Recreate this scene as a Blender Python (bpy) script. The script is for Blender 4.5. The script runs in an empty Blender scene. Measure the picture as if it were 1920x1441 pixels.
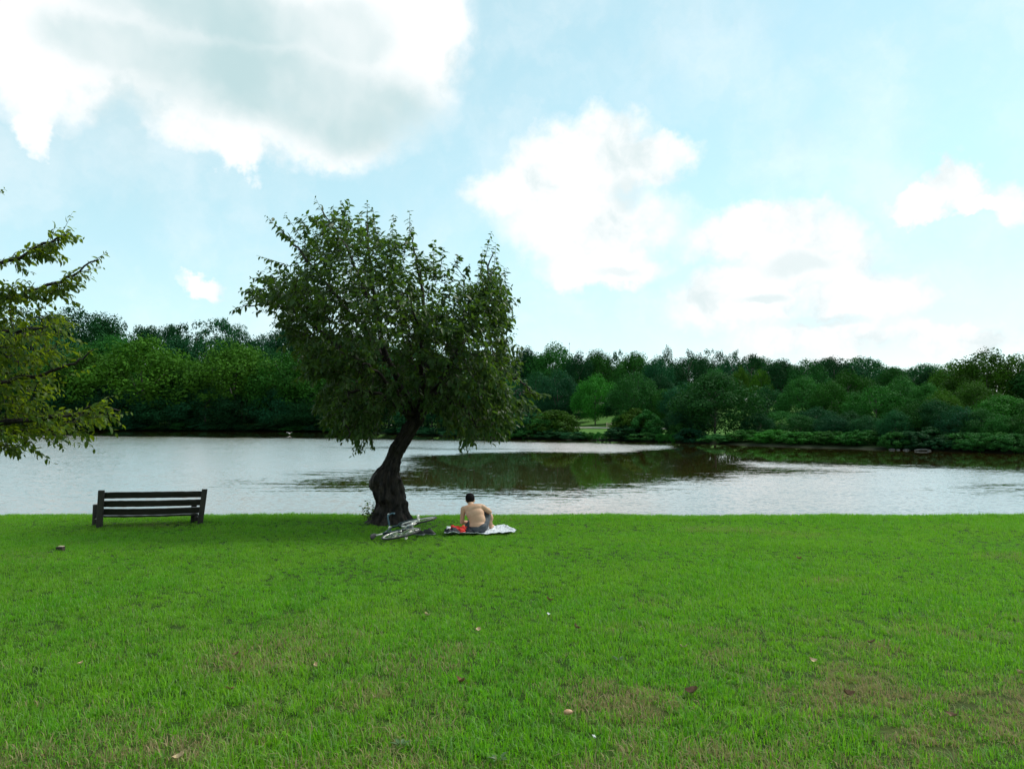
import bpy, bmesh, math, random
import numpy as np
from mathutils import Vector, Matrix, noise as mnoise

random.seed(7)
rng = np.random.default_rng(11)
R = math.radians
sc = bpy.context.scene
col = sc.collection

# ------------------------------------------------------------------ camera
F = 1400.0                       # focal length in photo pixels (1920 wide)
CAMZ = 3.0
PITCH = math.atan(64.5 / F)
cd = bpy.data.cameras.new('camera')
cd.sensor_width = 36.0
cd.lens = 36.0 * F / 1920.0
cd.clip_start = 0.05
cd.clip_end = 6000
cam = bpy.data.objects.new('camera', cd)
col.objects.link(cam)
cam.location = (0, 0, CAMZ)
cam.rotation_euler = (math.pi / 2 + PITCH, 0, 0)
sc.camera = cam

def ray(px, py):
    u = (px - 960) / F
    v = (720.5 - py) / F
    return Vector((u, math.cos(PITCH) - math.sin(PITCH) * v, math.sin(PITCH) + math.cos(PITCH) * v))

def W(px, py, d):
    """point seen at photo pixel (px, py) standing d metres ahead"""
    r = ray(px, py)
    return Vector((0, 0, CAMZ)) + r * (d / r.y)

def proj(x, y, z):
    """numpy: world -> photo pixel"""
    zz = z - CAMZ
    f = y * math.cos(PITCH) + zz * math.sin(PITCH)
    up = -y * math.sin(PITCH) + zz * math.cos(PITCH)
    return 960 + F * x / f, 720.5 - F * up / f

# ------------------------------------------------------------------ node helper
class NT:
    def __init__(self, tree):
        self.t = tree
    def n(self, typ, **kw):
        nd = self.t.nodes.new(typ)
        for k, v in kw.items():
            setattr(nd, k, v)
        return nd
    def put(self, sock, v):
        if isinstance(v, bpy.types.NodeSocket):
            self.t.links.new(v, sock)
        elif v is not None:
            if hasattr(sock.default_value, '__len__') and not hasattr(v, '__len__'):
                sock.default_value = [v] * len(sock.default_value)
            elif hasattr(sock.default_value, '__len__') and len(sock.default_value) == 4 and len(v) == 3:
                sock.default_value = (*v, 1)
            else:
                sock.default_value = v
    def math(self, op, a, b=None, c=None, clamp=False):
        nd = self.n('ShaderNodeMath', operation=op, use_clamp=clamp)
        for i, v in enumerate((a, b, c)):
            if v is not None:
                self.put(nd.inputs[i], v)
        return nd.outputs[0]
    def vmath(self, op, a, b=None, scale=None):
        nd = self.n('ShaderNodeVectorMath', operation=op)
        self.put(nd.inputs[0], a)
        if b is not None:
            self.put(nd.inputs[1], b)
        if scale is not None:
            self.put(nd.inputs['Scale'], scale)
        return nd.outputs[0] if op not in ('LENGTH', 'DOT_PRODUCT', 'DISTANCE') else nd.outputs[1]
    def mix(self, f, a, b, typ='MIX'):
        nd = self.n('ShaderNodeMix', data_type='RGBA', blend_type=typ)
        self.put(nd.inputs[0], f)
        self.put(nd.inputs[6], a)
        self.put(nd.inputs[7], b)
        return nd.outputs[2]
    def sstep(self, v, lo, hi, a=0.0, b=1.0):
        nd = self.n('ShaderNodeMapRange', interpolation_type='SMOOTHSTEP')
        self.put(nd.inputs[0], v)
        self.put(nd.inputs[1], lo)
        self.put(nd.inputs[2], hi)
        self.put(nd.inputs[3], a)
        self.put(nd.inputs[4], b)
        return nd.outputs[0]
    def noise(self, vec, scale, detail=4, rough=0.5, out=0, dim='3D', lac=2.0):
        nd = self.n('ShaderNodeTexNoise', noise_dimensions=dim)
        if vec is not None:
            self.put(nd.inputs['Vector'], vec)
        nd.inputs['Scale'].default_value = scale
        nd.inputs['Detail'].default_value = detail
        nd.inputs['Roughness'].default_value = rough
        nd.inputs['Lacunarity'].default_value = lac
        return nd.outputs[out]
    def comb(self, x, y, z):
        nd = self.n('ShaderNodeCombineXYZ')
        for i, v in enumerate((x, y, z)):
            self.put(nd.inputs[i], v)
        return nd.outputs[0]
    def sep(self, v):
        nd = self.n('ShaderNodeSeparateXYZ')
        self.put(nd.inputs[0], v)
        return nd.outputs
    def attr(self, name, typ='GEOMETRY'):
        return self.n('ShaderNodeAttribute', attribute_name=name, attribute_type=typ)

# ------------------------------------------------------------------ world: sky with broken cloud
SUN_EL, SUN_AZ = R(50), R(64)           # ahead of the camera, to the right, veiled by thin cloud
SKY_STRENGTH = 0.064
world = bpy.data.worlds.new('World')
sc.world = world
world.use_nodes = True
wt = NT(world.node_tree)
world.node_tree.nodes.clear()
sky = wt.n('ShaderNodeTexSky', sky_type='NISHITA')
sky.sun_disc = False
sky.sun_elevation = SUN_EL
sky.sun_rotation = SUN_AZ
sky.altitude = 50
sky.air_density = 1.0
sky.dust_density = 0.2
sky.ozone_density = 1.0
tc = wt.n('ShaderNodeTexCoord')
D = wt.vmath('NORMALIZE', tc.outputs['Generated'])
dx, dy, dz = wt.sep(D)
az = wt.math('ARCTAN2', dx, dy)
el = wt.math('ARCSINE', dz)

def azel(px, py):
    r = ray(px, py).normalized()
    return math.atan2(r.x, r.y), math.asin(r.z)

# domain warp so the outlines are ragged
warpv = wt.comb(az, el, 0.0)
n1 = wt.noise(warpv, 9.0, 6, 0.60, out=1)
n2 = wt.noise(warpv, 38.0, 4, 0.6, out=1)
w1 = wt.vmath('SCALE', wt.vmath('SUBTRACT', n1, (0.5, 0.5, 0.5)), scale=0.085)
w2 = wt.vmath('SCALE', wt.vmath('SUBTRACT', n2, (0.5, 0.5, 0.5)), scale=0.040)
wp = wt.vmath('ADD', warpv, wt.vmath('ADD', w1, w2))

def blobs(lst, vec):
    acc = None
    for px, py, rx, ry in lst:
        a, e = azel(px, py)
        k = math.cos(a)
        rx_, ry_ = rx / F * k * k, ry / F * k
        v = wt.vmath('MULTIPLY', wt.vmath('SUBTRACT', vec, (a, e, 0)), (1 / rx_, 1 / ry_, 0))
        l = wt.math('SUBTRACT', 1.0, wt.vmath('LENGTH', v))
        acc = l if acc is None else wt.math('SMOOTH_MAX', acc, l, 0.25)
    return acc

cloud_list = [
    (380, 60, 520, 165), (90, 90, 230, 150), (640, 130, 250, 165), (430, 225, 185, 85), (445, 285, 75, 45),
    (790, 60, 110, 150), (620, 245, 170, 60), (60, 225, 48, 55), (360, -160, 700, 220),
    (1140, 262, 95, 80), (1060, 325, 165, 85), (960, 360, 100, 70), (1215, 300, 100, 50), (1100, 415, 200, 90), (1130, 500, 150, 50),
    (1430, 440, 190, 60), (1520, 490, 175, 90), (1400, 560, 180, 75), (1610, 560, 135, 72), (1540, 640, 210, 42),
    (1735, 366, 105, 32), (1790, 345, 75, 36), (1910, 372, 66, 46), (1830, 376, 60, 22), (378, 528, 62, 25), (1800, 640, 180, 34)]
fb = blobs(cloud_list, wp)
dens = wt.sstep(fb, -0.14, 0.50)
# thin wispy veil in front (paler towards the horizon) and free clouds over the rest of the dome
gen = wt.noise(wt.vmath('MULTIPLY', D, (1.0, 1.0, 1.9)), 2.6, 7, 0.56)
off = wt.math('MAXIMUM', wt.sstep(wt.math('ABSOLUTE', az), 0.66, 0.85), wt.sstep(el, 0.60, 0.80))
gd = wt.math('MULTIPLY', wt.sstep(gen, 0.50, 0.60), off)
dens = wt.math('MAXIMUM', dens, gd)
wisp = wt.math('MULTIPLY', wt.sstep(wt.noise(wp, 5.0, 5, 0.6), 0.36, 0.72), 0.36)
dens = wt.math('MAXIMUM', dens, wisp)
core_list = [(480, 150, 330, 95), (230, 75, 190, 55), (660, 200, 190, 85), (640, 60, 110, 60), (420, 20, 330, 60)]
core_small = [(1175, 350, 45, 55), (1150, 508, 75, 16), (1500, 500, 110, 32), (1540, 608, 130, 18), (1430, 565, 80, 18)]
wq = wt.vmath('ADD', warpv, wt.vmath('SCALE', w1, scale=0.8))
core = wt.sstep(blobs(core_list, wq), -0.28, 0.55)
core = wt.math('MAXIMUM', core, wt.math('MULTIPLY', wt.sstep(blobs(core_small, wq), -0.1, 0.7), 0.55))
core2 = wt.math('MULTIPLY', wt.sstep(gen, 0.60, 0.76), off)
core = wt.math('MAXIMUM', core, core2)
brk = wt.sstep(wt.noise(wq, 5.0, 4, 0.5), 0.36, 0.74, 1.0, 0.35)
core = wt.math('MULTIPLY', core, brk)
puff = wt.math('MULTIPLY', wt.sstep(wt.noise(wq, 9.0, 5, 0.6), 0.42, 0.70), 0.60)
core = wt.math('MAXIMUM', core, puff)
ccol = wt.mix(core, (6.6, 6.6, 6.6, 1), (3.3, 4.45, 4.6, 1))
sk = wt.n('ShaderNodeHueSaturation')
sk.inputs['Hue'].default_value = 0.454
sk.inputs['Saturation'].default_value = 0.84
sk.inputs['Value'].default_value = 1.08
wt.put(sk.inputs['Color'], sky.outputs[0])
hazy = wt.mix(0.48, sk.outputs[0], (3.85, 5.65, 6.05, 1))   # thin high veil over the whole sky
final = wt.mix(dens, hazy, ccol)
bg = wt.n('ShaderNodeBackground')
wt.put(bg.inputs['Color'], final)
bg.inputs['Strength'].default_value = SKY_STRENGTH
wo = wt.n('ShaderNodeOutputWorld')
world.node_tree.links.new(bg.outputs[0], wo.inputs[0])

# ------------------------------------------------------------------ sun (veiled by cloud)
sd = bpy.data.lights.new('sun', 'SUN')
sd.energy = 1.5
sd.angle = R(18)
sd.color = (1.0, 0.95, 0.86)
sun = bpy.data.objects.new('sun', sd)
col.objects.link(sun)
sv = Vector((math.sin(SUN_AZ) * math.cos(SUN_EL), math.cos(SUN_AZ) * math.cos(SUN_EL), math.sin(SUN_EL)))
sun.rotation_euler = sv.to_track_quat('Z', 'Y').to_euler()
sun.location = (0, 0, 60)

sc.view_settings.view_transform = 'Standard'
sc.view_settings.look = 'None'
sc.view_settings.exposure = 1.4
sc.view_settings.gamma = 1.0
sc.render.engine = 'CYCLES'
sc.cycles.max_bounces = 6
sc.cycles.diffuse_bounces = 3
sc.cycles.glossy_bounces = 3
sc.cycles.transmission_bounces = 3
sc.cycles.transparent_max_bounces = 4
sc.cycles.use_denoising = True
sc.cycles.caustics_reflective = False
sc.cycles.caustics_refractive = False

# ------------------------------------------------------------------ general helpers
def mesh_np(name, verts, tris, mat=None, smooth=False, attrs=None):
    verts = np.asarray(verts, dtype=np.float32).reshape(-1, 3)
    tris = np.asarray(tris, dtype=np.int32)
    k = tris.shape[1]
    me = bpy.data.meshes.new(name)
    me.vertices.add(len(verts))
    me.vertices.foreach_set('co', verts.ravel())
    me.loops.add(tris.size)
    me.loops.foreach_set('vertex_index', tris.ravel())
    me.polygons.add(len(tris))
    me.polygons.foreach_set('loop_start', np.arange(0, tris.size, k, dtype=np.int32))
    me.polygons.foreach_set('loop_total', np.full(len(tris), k, dtype=np.int32))
    if smooth:
        me.polygons.foreach_set('use_smooth', np.ones(len(tris), dtype=bool))
    for an, av in (attrs or {}).items():
        at = me.attributes.new(an, 'FLOAT', 'POINT')
        at.data.foreach_set('value', np.asarray(av, dtype=np.float32))
    me.update(calc_edges=True)
    me.validate()
    if mat:
        me.materials.append(mat)
    return me

def obj(name, me, parent=None, loc=None, **props):
    o = bpy.data.objects.new(name, me)
    col.objects.link(o)
    if parent is not None:
        o.parent = parent
    if loc is not None:
        o.location = loc
    for k, v in props.items():
        o[k] = v
    return o

def thing(name, loc, label, cat, group=None, rz=0.0):
    o = bpy.data.objects.new(name, None)
    col.objects.link(o)
    o.empty_display_size = 0.1
    o.location = loc
    o.rotation_euler = (0, 0, rz)
    o['label'] = label
    o['category'] = cat
    if group:
        o['group'] = group
    return o

def bm_mesh(name, bm, mat=None, smooth=False):
    me = bpy.data.meshes.new(name)
    bmesh.ops.recalc_face_normals(bm, faces=bm.faces)
    bm.to_mesh(me)
    bm.free()
    if smooth:
        me.polygons.foreach_set('use_smooth', np.ones(len(me.polygons), dtype=bool))
    if mat:
        me.materials.append(mat)
    return me

def frames(pts):
    """parallel transport frames along a polyline (N,3)"""
    n = len(pts)
    T = np.zeros((n, 3))
    T[1:-1] = pts[2:] - pts[:-2]
    T[0] = pts[1] - pts[0]
    T[-1] = pts[-1] - pts[-2]
    T /= np.linalg.norm(T, axis=1)[:, None] + 1e-9
    a = np.array([1.0, 0, 0]) if abs(T[0][0]) < 0.9 else np.array([0, 1.0, 0])
    U = np.zeros((n, 3))
    u = a - T[0] * a.dot(T[0])
    U[0] = u / np.linalg.norm(u)
    for i in range(1, n):
        u = U[i - 1] - T[i] * U[i - 1].dot(T[i])
        U[i] = u / (np.linalg.norm(u) + 1e-9)
    return T, U, np.cross(T, U)

def tube(pts, rad, seg=8, cap=True):
    """-> verts, tris for a tapered tube"""
    pts = np.asarray(pts, float)
    rad = np.asarray(rad, float)
    if rad.ndim == 0:
        rad = np.full(len(pts), float(rad))
    T, U, V = frames(pts)
    ang = np.linspace(0, 2 * math.pi, seg, endpoint=False)
    ring = np.cos(ang)[None, :, None] * U[:, None, :] + np.sin(ang)[None, :, None] * V[:, None, :]
    v = (pts[:, None, :] + ring * rad[:, None, None]).reshape(-1, 3)
    n = len(pts)
    i = np.arange(n - 1)[:, None] * seg
    j = np.arange(seg)[None, :]
    a = (i + j).ravel()
    b = (i + (j + 1) % seg).ravel()
    f = np.concatenate([np.stack([a, b, b + seg], 1), np.stack([a, b + seg, a + seg], 1)])
    if cap:
        v = np.concatenate([v, pts[:1], pts[-1:]])
        c0, c1 = n * seg, n * seg + 1
        jj = np.arange(seg)
        f = np.concatenate([f, np.stack([np.full(seg, c0), (jj + 1) % seg, jj], 1),
                            np.stack([np.full(seg, c1), (n - 1) * seg + jj, (n - 1) * seg + (jj + 1) % seg], 1)])
    return v, f

class Acc:
    def __init__(self):
        self.v, self.f, self.n = [], [], 0
    def add(self, vf):
        v, f = vf
        self.v.append(np.asarray(v, float))
        self.f.append(np.asarray(f, int) + self.n)
        self.n += len(v)
        return self
    def mesh(self, name, mat, smooth=True):
        return mesh_np(name, np.concatenate(self.v), np.concatenate(self.f), mat, smooth)

def smooth_path(pts, n):
    """Catmull-Rom resample of a polyline (any columns)"""
    p = np.asarray(pts, float)
    q = np.concatenate([2 * p[:1] - p[1:2], p, 2 * p[-1:] - p[-2:-1]])
    out = []
    m = len(p) - 1
    for t in np.linspace(0, m - 1e-6, n):
        i = int(t)
        s = t - i
        a, b, c, d = q[i], q[i + 1], q[i + 2], q[i + 3]
        out.append(0.5 * (2 * b + (c - a) * s + (2 * a - 5 * b + 4 * c - d) * s * s + (3 * b - a - 3 * c + d) * s ** 3))
    return np.array(out)

def vnoise(x, y, seed=0):
    """2-D value noise, numpy"""
    xi, yi = np.floor(x).astype(np.int64), np.floor(y).astype(np.int64)
    xf, yf = x - xi, y - yi
    def h(a, b):
        k = (a * 374761393 + b * 668265263 + seed * 982451653) & 0xffffffff
        k = ((k ^ (k >> 13)) * 1274126177) & 0xffffffff
        return ((k ^ (k >> 16)) & 0xffff) / 65535.0
    u, v = xf * xf * (3 - 2 * xf), yf * yf * (3 - 2 * yf)
    return (h(xi, yi) * (1 - u) + h(xi + 1, yi) * u) * (1 - v) + (h(xi, yi + 1) * (1 - u) + h(xi + 1, yi + 1) * u) * v

def fbm(x, y, seed=0, oct=4):
    s, a, t = 0, 0.5, 0
    for i in range(oct):
        s = s + a * vnoise(x * 2 ** i, y * 2 ** i, seed + i)
        t += a
        a *= 0.5
    return s / t

def in_poly(px, py, poly):
    px, py = np.asarray(px, float), np.asarray(py, float)
    ins = np.zeros(px.shape, bool)
    n = len(poly)
    for i in range(n):
        x1, y1 = poly[i]
        x2, y2 = poly[(i + 1) % n]
        c = ((y1 > py) != (y2 > py)) & (px < (x2 - x1) * (py - y1) / (y2 - y1 + 1e-12) + x1)
        ins ^= c
    return ins

def poly_dist(px, py, poly, sx=1.0):
    """signed distance (+ inside); x is divided by sx"""
    px, py = np.asarray(px, float) / sx, np.asarray(py, float)
    P = [(x / sx, y) for x, y in poly]
    best = np.full(px.shape, 1e9)
    for i in range(len(P)):
        x1, y1 = P[i]
        x2, y2 = P[(i + 1) % len(P)]
        ex, ey = x2 - x1, y2 - y1
        t = np.clip(((px - x1) * ex + (py - y1) * ey) / (ex * ex + ey * ey + 1e-12), 0, 1)
        best = np.minimum(best, np.hypot(px - x1 - t * ex, py - y1 - t * ey))
    return np.where(in_poly(px, py, P), best, -best)

# ------------------------------------------------------------------ materials
def new_mat(name):
    m = bpy.data.materials.new(name)
    m.use_nodes = True
    m.node_tree.nodes.clear()
    t = NT(m.node_tree)
    out = t.n('ShaderNodeOutputMaterial')
    return m, t, out

def pbr(name, c1, c2=None, rough=0.6, scale=8.0, metal=0.0, bump=0.0, bscale=None, spec=0.5, stretch=(1, 1, 1), detail=5):
    m, t, out = new_mat(name)
    b = t.n('ShaderNodeBsdfPrincipled')
    b.inputs['Roughness'].default_value = rough
    b.inputs['Metallic'].default_value = metal
    b.inputs['Specular IOR Level'].default_value = spec
    tcn = t.n('ShaderNodeTexCoord')
    vec = t.vmath('MULTIPLY', tcn.outputs['Object'], stretch)
    if c2:
        nz = t.sstep(t.noise(vec, scale, detail, 0.6), 0.32, 0.68)
        t.put(b.inputs['Base Color'], t.mix(nz, c1, c2))
    else:
        t.put(b.inputs['Base Color'], c1)
    if bump:
        bn = t.n('ShaderNodeBump')
        bn.inputs['Strength'].default_value = bump
        bn.inputs['Distance'].default_value = 0.02
        t.put(bn.inputs['Height'], t.noise(vec, bscale or scale * 2, 6, 0.6))
        t.put(b.inputs['Normal'], bn.outputs[0])
    t.t.links.new(b.outputs[0], out.inputs[0])
    return m

def leaf_mat(name, ca, cb, trans, tfac=0.35, rough=0.45, use_obj_color=False, spec=0.3):
    """thin leaf: diffuse + sheen on top, light let through"""
    m, t, out = new_mat(name)
    tint = t.attr('tint').outputs['Fac']
    base = t.mix(tint, ca, cb)
    tr = t.mix(tint, trans, tuple(c * 1.3 for c in trans[:3]))
    if use_obj_color:
        oi = t.n('ShaderNodeObjectInfo')
        base = t.mix(1.0, base, oi.outputs['Color'], 'MULTIPLY')
        tr = t.mix(1.0, tr, oi.outputs['Color'], 'MULTIPLY')
    b = t.n('ShaderNodeBsdfPrincipled')
    b.inputs['Roughness'].default_value = rough
    b.inputs['Specular IOR Level'].default_value = spec
    t.put(b.inputs['Base Color'], base)
    tl = t.n('ShaderNodeBsdfTranslucent')
    t.put(tl.inputs['Color'], tr)
    mx = t.n('ShaderNodeMixShader')
    mx.inputs[0].default_value = tfac
    t.t.links.new(b.outputs[0], mx.inputs[1])
    t.t.links.new(tl.outputs[0], mx.inputs[2])
    t.t.links.new(mx.outputs[0], out.inputs[0])
    return m

M_leaf = leaf_mat('apple_leaf', (0.014, 0.046, 0.010), (0.052, 0.098, 0.022), (0.085, 0.17, 0.014), 0.34, spec=0.2)
M_leaf2 = leaf_mat('beech_leaf', (0.026, 0.066, 0.008), (0.090, 0.140, 0.014), (0.20, 0.29, 0.010), 0.42, spec=0.2)
M_far = leaf_mat('far_foliage', (0.45, 0.55, 0.50), (1.0, 1.0, 1.0), (0.8, 1.0, 0.5), 0.20, 0.7, True, 0.06)
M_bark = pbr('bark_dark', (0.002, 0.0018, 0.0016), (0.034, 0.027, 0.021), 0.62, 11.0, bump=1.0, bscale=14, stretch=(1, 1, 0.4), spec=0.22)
M_farbark = pbr('bark_far', (0.05, 0.045, 0.04), (0.12, 0.11, 0.10), 0.9, 3.0, spec=0.2)
M_wood = pbr('bench_wood', (0.007, 0.006, 0.005), (0.020, 0.016, 0.013), 0.38, 6.0, bump=0.4, bscale=30, stretch=(0.15, 1, 1))
M_postwood = pbr('bench_post_wood', (0.014, 0.012, 0.010), (0.045, 0.038, 0.030), 0.65, 7.0, bump=0.5, bscale=30, stretch=(1, 1, 0.2))

# ------------------------------------------------------------------ near lawn
def lawn_dz(y):
    return np.interp(y, [-40, 0, 3.5, 14, 17.0, 17.5, 18.2, 19.5, 22], [1.5, 1.58, 1.62, 2.15, 2.215, 2.27, 2.55, 3.3, 4.2])

def gz(x, y):
    x, y = np.asarray(x, float), np.asarray(y, float)
    edge = 0.25 * (fbm(x * 0.25 + 3, y * 0 + 7.3, 5) - 0.5)
    z = CAMZ - lawn_dz(y + edge * np.clip((y - 12) / 4, 0, 1))
    return z + 0.05 * (fbm(x * 0.5, y * 0.5, 2) - 0.5)

def gzf(x, y):
    return float(gz(np.array([x]), np.array([y]))[0])

def grid_xy(xs, ys):
    X, Y = np.meshgrid(xs, ys)
    nx, ny = len(xs), len(ys)
    i = (np.arange(ny - 1)[:, None] * nx + np.arange(nx - 1)[None, :]).ravel()
    quads = np.stack([i, i + 1, i + nx + 1, i + nx], 1)
    return X.ravel(), Y.ravel(), quads

def dryness(x, y):
    px, py = proj(x, y, gz(x, y))
    d = np.zeros_like(x)
    for cx, cy, rx, ry, a in [(400, 1400, 150, 45, .9), (470, 1345, 80, 25, .5), (825, 1265, 60, 40, .6), (1600, 1310, 110, 45, .75),
                              (1450, 1350, 130, 25, .55), (1480, 1425, 150, 35, .85), (1750, 1400, 160, 60, .75), (1880, 1290, 70, 30, .5),
                              (1240, 1130, 90, 14, .3), (1560, 1090, 70, 10, .4), (905, 1420, 120, 25, .4), (80, 1270, 70, 25, .3),
                              (1330, 1240, 90, 20, .3), (1100, 1440, 200, 25, .45), (60, 1045, 80, 16, .35), (285, 984, 110, 6, .55),
                              (1010, 1425, 50, 12, .3), (1680, 1210, 80, 16, .35)]:
        d = np.maximum(d, a * np.exp(-(((px - cx) / rx) ** 2 + ((py - cy) / ry) ** 2)))
    nz = fbm(x * 1.6, y * 1.6, 21, 4)
    nz2 = fbm(x * 0.55 + 9, y * 0.55, 33, 3)
    near = np.clip((7.5 - y) / 4.0, 0, 1)
    hf = fbm(x * 5.0, y * 5.0, 61, 3)
    d = 0.62 * d * np.clip(0.1 + 2.6 * (nz * 0.35 + hf * 0.65 - 0.22), 0, 1.2) - 0.06 + near * np.clip((0.5 * nz + 0.5 * hf - 0.44) * 3.0, 0, 0.7) * (0.6 + np.clip((px - 200) / 1700, 0, 1)) + np.clip((nz2 - 0.62) * 1.2, 0, 0.25)
    return np.clip(d * 0.68, 0, 0.38)

M_soil, t, out = new_mat('lawn_ground')
geo = t.n('ShaderNodeNewGeometry')
dry = t.attr('dry').outputs['Fac']
s1 = t.noise(geo.outputs['Position'], 2.0, 6, 0.65)
s2 = t.noise(geo.outputs['Position'], 60.0, 3, 0.6)
c = t.mix(t.sstep(s1, 0.35, 0.65), (0.015, 0.048, 0.003), (0.030, 0.080, 0.005))
c = t.mix(dry, c, (0.14, 0.11, 0.05))
c = t.mix(t.sstep(s2, 0.3, 0.7), t.mix(0.6, c, (0.012, 0.014, 0.005)), c)
b = t.n('ShaderNodeBsdfPrincipled')
b.inputs['Roughness'].default_value = 0.95
b.inputs['Specular IOR Level'].default_value = 0.1
t.put(b.inputs['Base Color'], c)
t.t.links.new(b.outputs[0], out.inputs[0])

xs = np.concatenate([np.linspace(-700, -30, 12), np.arange(-28, 28.01, 0.25), np.linspace(30, 700, 12)])
ys = np.concatenate([[-900, -300, -100, -40, -20, -10, -5], np.arange(-3, 22.01, 0.25)])
X, Y, Q = grid_xy(xs, ys)
Z = gz(X, Y)
lawn_me = mesh_np('lawn', np.stack([X, Y, Z], 1), Q, M_soil, True, {'dry': dryness(X, Y)})
lawn = obj('lawn', lawn_me, kind='structure', label='sloping green lawn running down to the river edge')

# ------------------------------------------------------------------ water
shore = np.array([(-620, 330), (-330, 240), (-161, 195), (-99.6, 191), (-46, 178), (-16, 140), (-1.6, 113), (10.6, 106), (22.6, 93),
                  (30.5, 79), (38, 72), (44.3, 64.6), (55.5, 57), (80, 42), (130, 12), (260, -70), (520, -260)], float)

calm_polys = [
    ([(500, 906), (600, 898), (690, 892), (760, 872), (770, 854), (860, 849), (1000, 847), (1150, 847), (1240, 841), (1262, 834), (1280, 815),
      (1920, 820), (2500, 830), (2500, 905), (1920, 884), (1800, 879), (1700, 876), (1500, 871), (1390, 866), (1430, 875), (1600, 884),
      (1500, 888), (1380, 890), (1280, 906), (1200, 918), (1100, 930), (950, 935), (860, 932), (780, 923), (700, 920), (600, 917)], 1.0),
    ([(-600, 795), (1270, 795), (1270, 836), (1150, 832), (1000, 829), (860, 826), (700, 823), (480, 820), (230, 817), (-600, 815)], 1.0),
    ([(1790, 914), (1920, 908), (2400, 905), (2400, 922), (1920, 921)], 0.85),
    ([(620, 838), (760, 838), (900, 840), (1100, 842), (900, 843), (700, 842)], 0.7),
    ([(560, 889), (640, 885), (760, 880), (760, 886), (640, 890)], 0.8)]

def calmness(x, y):
    yy = np.maximum(y, 5.0)
    px, py = proj(x, yy, np.zeros_like(x))
    wob = (fbm(px * 0.012, py * 0.10, 3) - 0.5) * 9
    c = np.zeros_like(x)
    for poly, a in calm_polys:
        sdst = poly_dist(px + wob * 8, py + wob * 0.6, poly, 7.0)
        soft = np.interp(py, [800, 850, 880, 920], [3.0, 8.0, 20.0, 52.0])
        c = np.maximum(c, a * np.clip(0.5 + sdst / soft, 0, 1))
    return c

M_water, t, out = new_mat('river_water')
geo = t.n('ShaderNodeNewGeometry')
pos = geo.outputs['Position']
calm0 = t.attr('calm').outputs['Fac']
streak = t.noise(t.vmath('MULTIPLY', pos, (0.30, 1.5, 1.0)), 1.1, 5, 0.7)
fine = t.noise(t.vmath('MULTIPLY', pos, (0.5, 1.5, 1.0)), 5.5, 3, 0.65)
edge = t.math('MULTIPLY_ADD', t.math('SUBTRACT', fine, 0.5), 1.8, t.math('MULTIPLY_ADD', t.math('SUBTRACT', streak, 0.5), 1.9, calm0))
calm = t.sstep(edge, 0.36, 0.64)
na = t.noise(t.vmath('MULTIPLY', pos, (1.0, 1.7, 1.0)), 4.2, 3, 0.65, out=1)
nb = t.noise(t.vmath('MULTIPLY', pos, (0.7, 1.5, 1.0)), 1.1, 2, 0.6, out=1)
gust = t.sstep(t.noise(t.vmath('MULTIPLY', pos, (0.6, 1.4, 1.0)), 0.10, 4, 0.6), 0.30, 0.70, 0.85, 1.15)
va = t.vmath('SUBTRACT', na, (0.5, 0.5, 0.5))
vb = t.vmath('SUBTRACT', nb, (0.5, 0.5, 0.5))
vs = t.vmath('ADD', va, t.vmath('SCALE', vb, scale=0.35))
amp = t.math('MULTIPLY', t.math('ADD', t.math('MULTIPLY', t.math('SUBTRACT', 1.0, calm), 0.60), 0.012), gust)
sx_, sy_, sz_ = t.sep(t.vmath('SCALE', vs, scale=amp))
# wavelets driven towards the near bank: their steep faces look this way
slope = t.comb(t.math('MULTIPLY', sx_, 0.6), t.math('MULTIPLY_ADD', t.math('ABSOLUTE', sy_), -1.3, t.math('MULTIPLY_ADD', t.math('SUBTRACT', 1.0, calm), -0.040, t.math('MULTIPLY', sy_, 0.2))), 0.0)
nrm = t.vmath('NORMALIZE', t.vmath('ADD', slope, (0, 0, 1)))
b = t.n('ShaderNodeBsdfPrincipled')
t.put(b.inputs['Base Color'], (0.085, 0.055, 0.014))
t.put(b.inputs['Roughness'], t.math('MULTIPLY_ADD', t.math('SUBTRACT', 1.0, calm), 0.16, 0.03))
b.inputs['IOR'].default_value = 1.5
t.put(b.inputs['Normal'], nrm)
b.inputs['Coat Weight'].default_value = 1.0
b.inputs['Coat IOR'].default_value = 2.2
t.put(b.inputs['Coat Roughness'], t.math('MULTIPLY_ADD', t.math('SUBTRACT', 1.0, calm), 0.12, 0.03))
t.put(b.inputs['Coat Normal'], nrm)
t.t.links.new(b.outputs[0], out.inputs[0])

us = np.concatenate([[-40, -16, -8, -4, -2.2, -1.4], np.linspace(-0.95, 0.95, 230), [1.4, 2.2, 4, 8, 16, 40]])
yw = np.concatenate([np.geomspace(17.5, 420, 320), [700, 1200]])
U2, Y2 = np.meshgrid(us, yw)
Xw, Yw = (U2 * Y2).ravel(), Y2.ravel()
nx, ny = len(us), len(yw)
ii = (np.arange(ny - 1)[:, None] * nx + np.arange(nx - 1)[None, :]).ravel()
Qw = np.stack([ii, ii + 1, ii + nx + 1, ii + nx], 1)
river_me = mesh_np('river_water', np.stack([Xw, Yw, np.zeros_like(Xw)], 1), Qw, M_water, True, {'calm': calmness(Xw, Yw)})
obj('river_water', river_me, kind='structure', label='wide brown river with rippled bright patches and calm dark ones')

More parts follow.
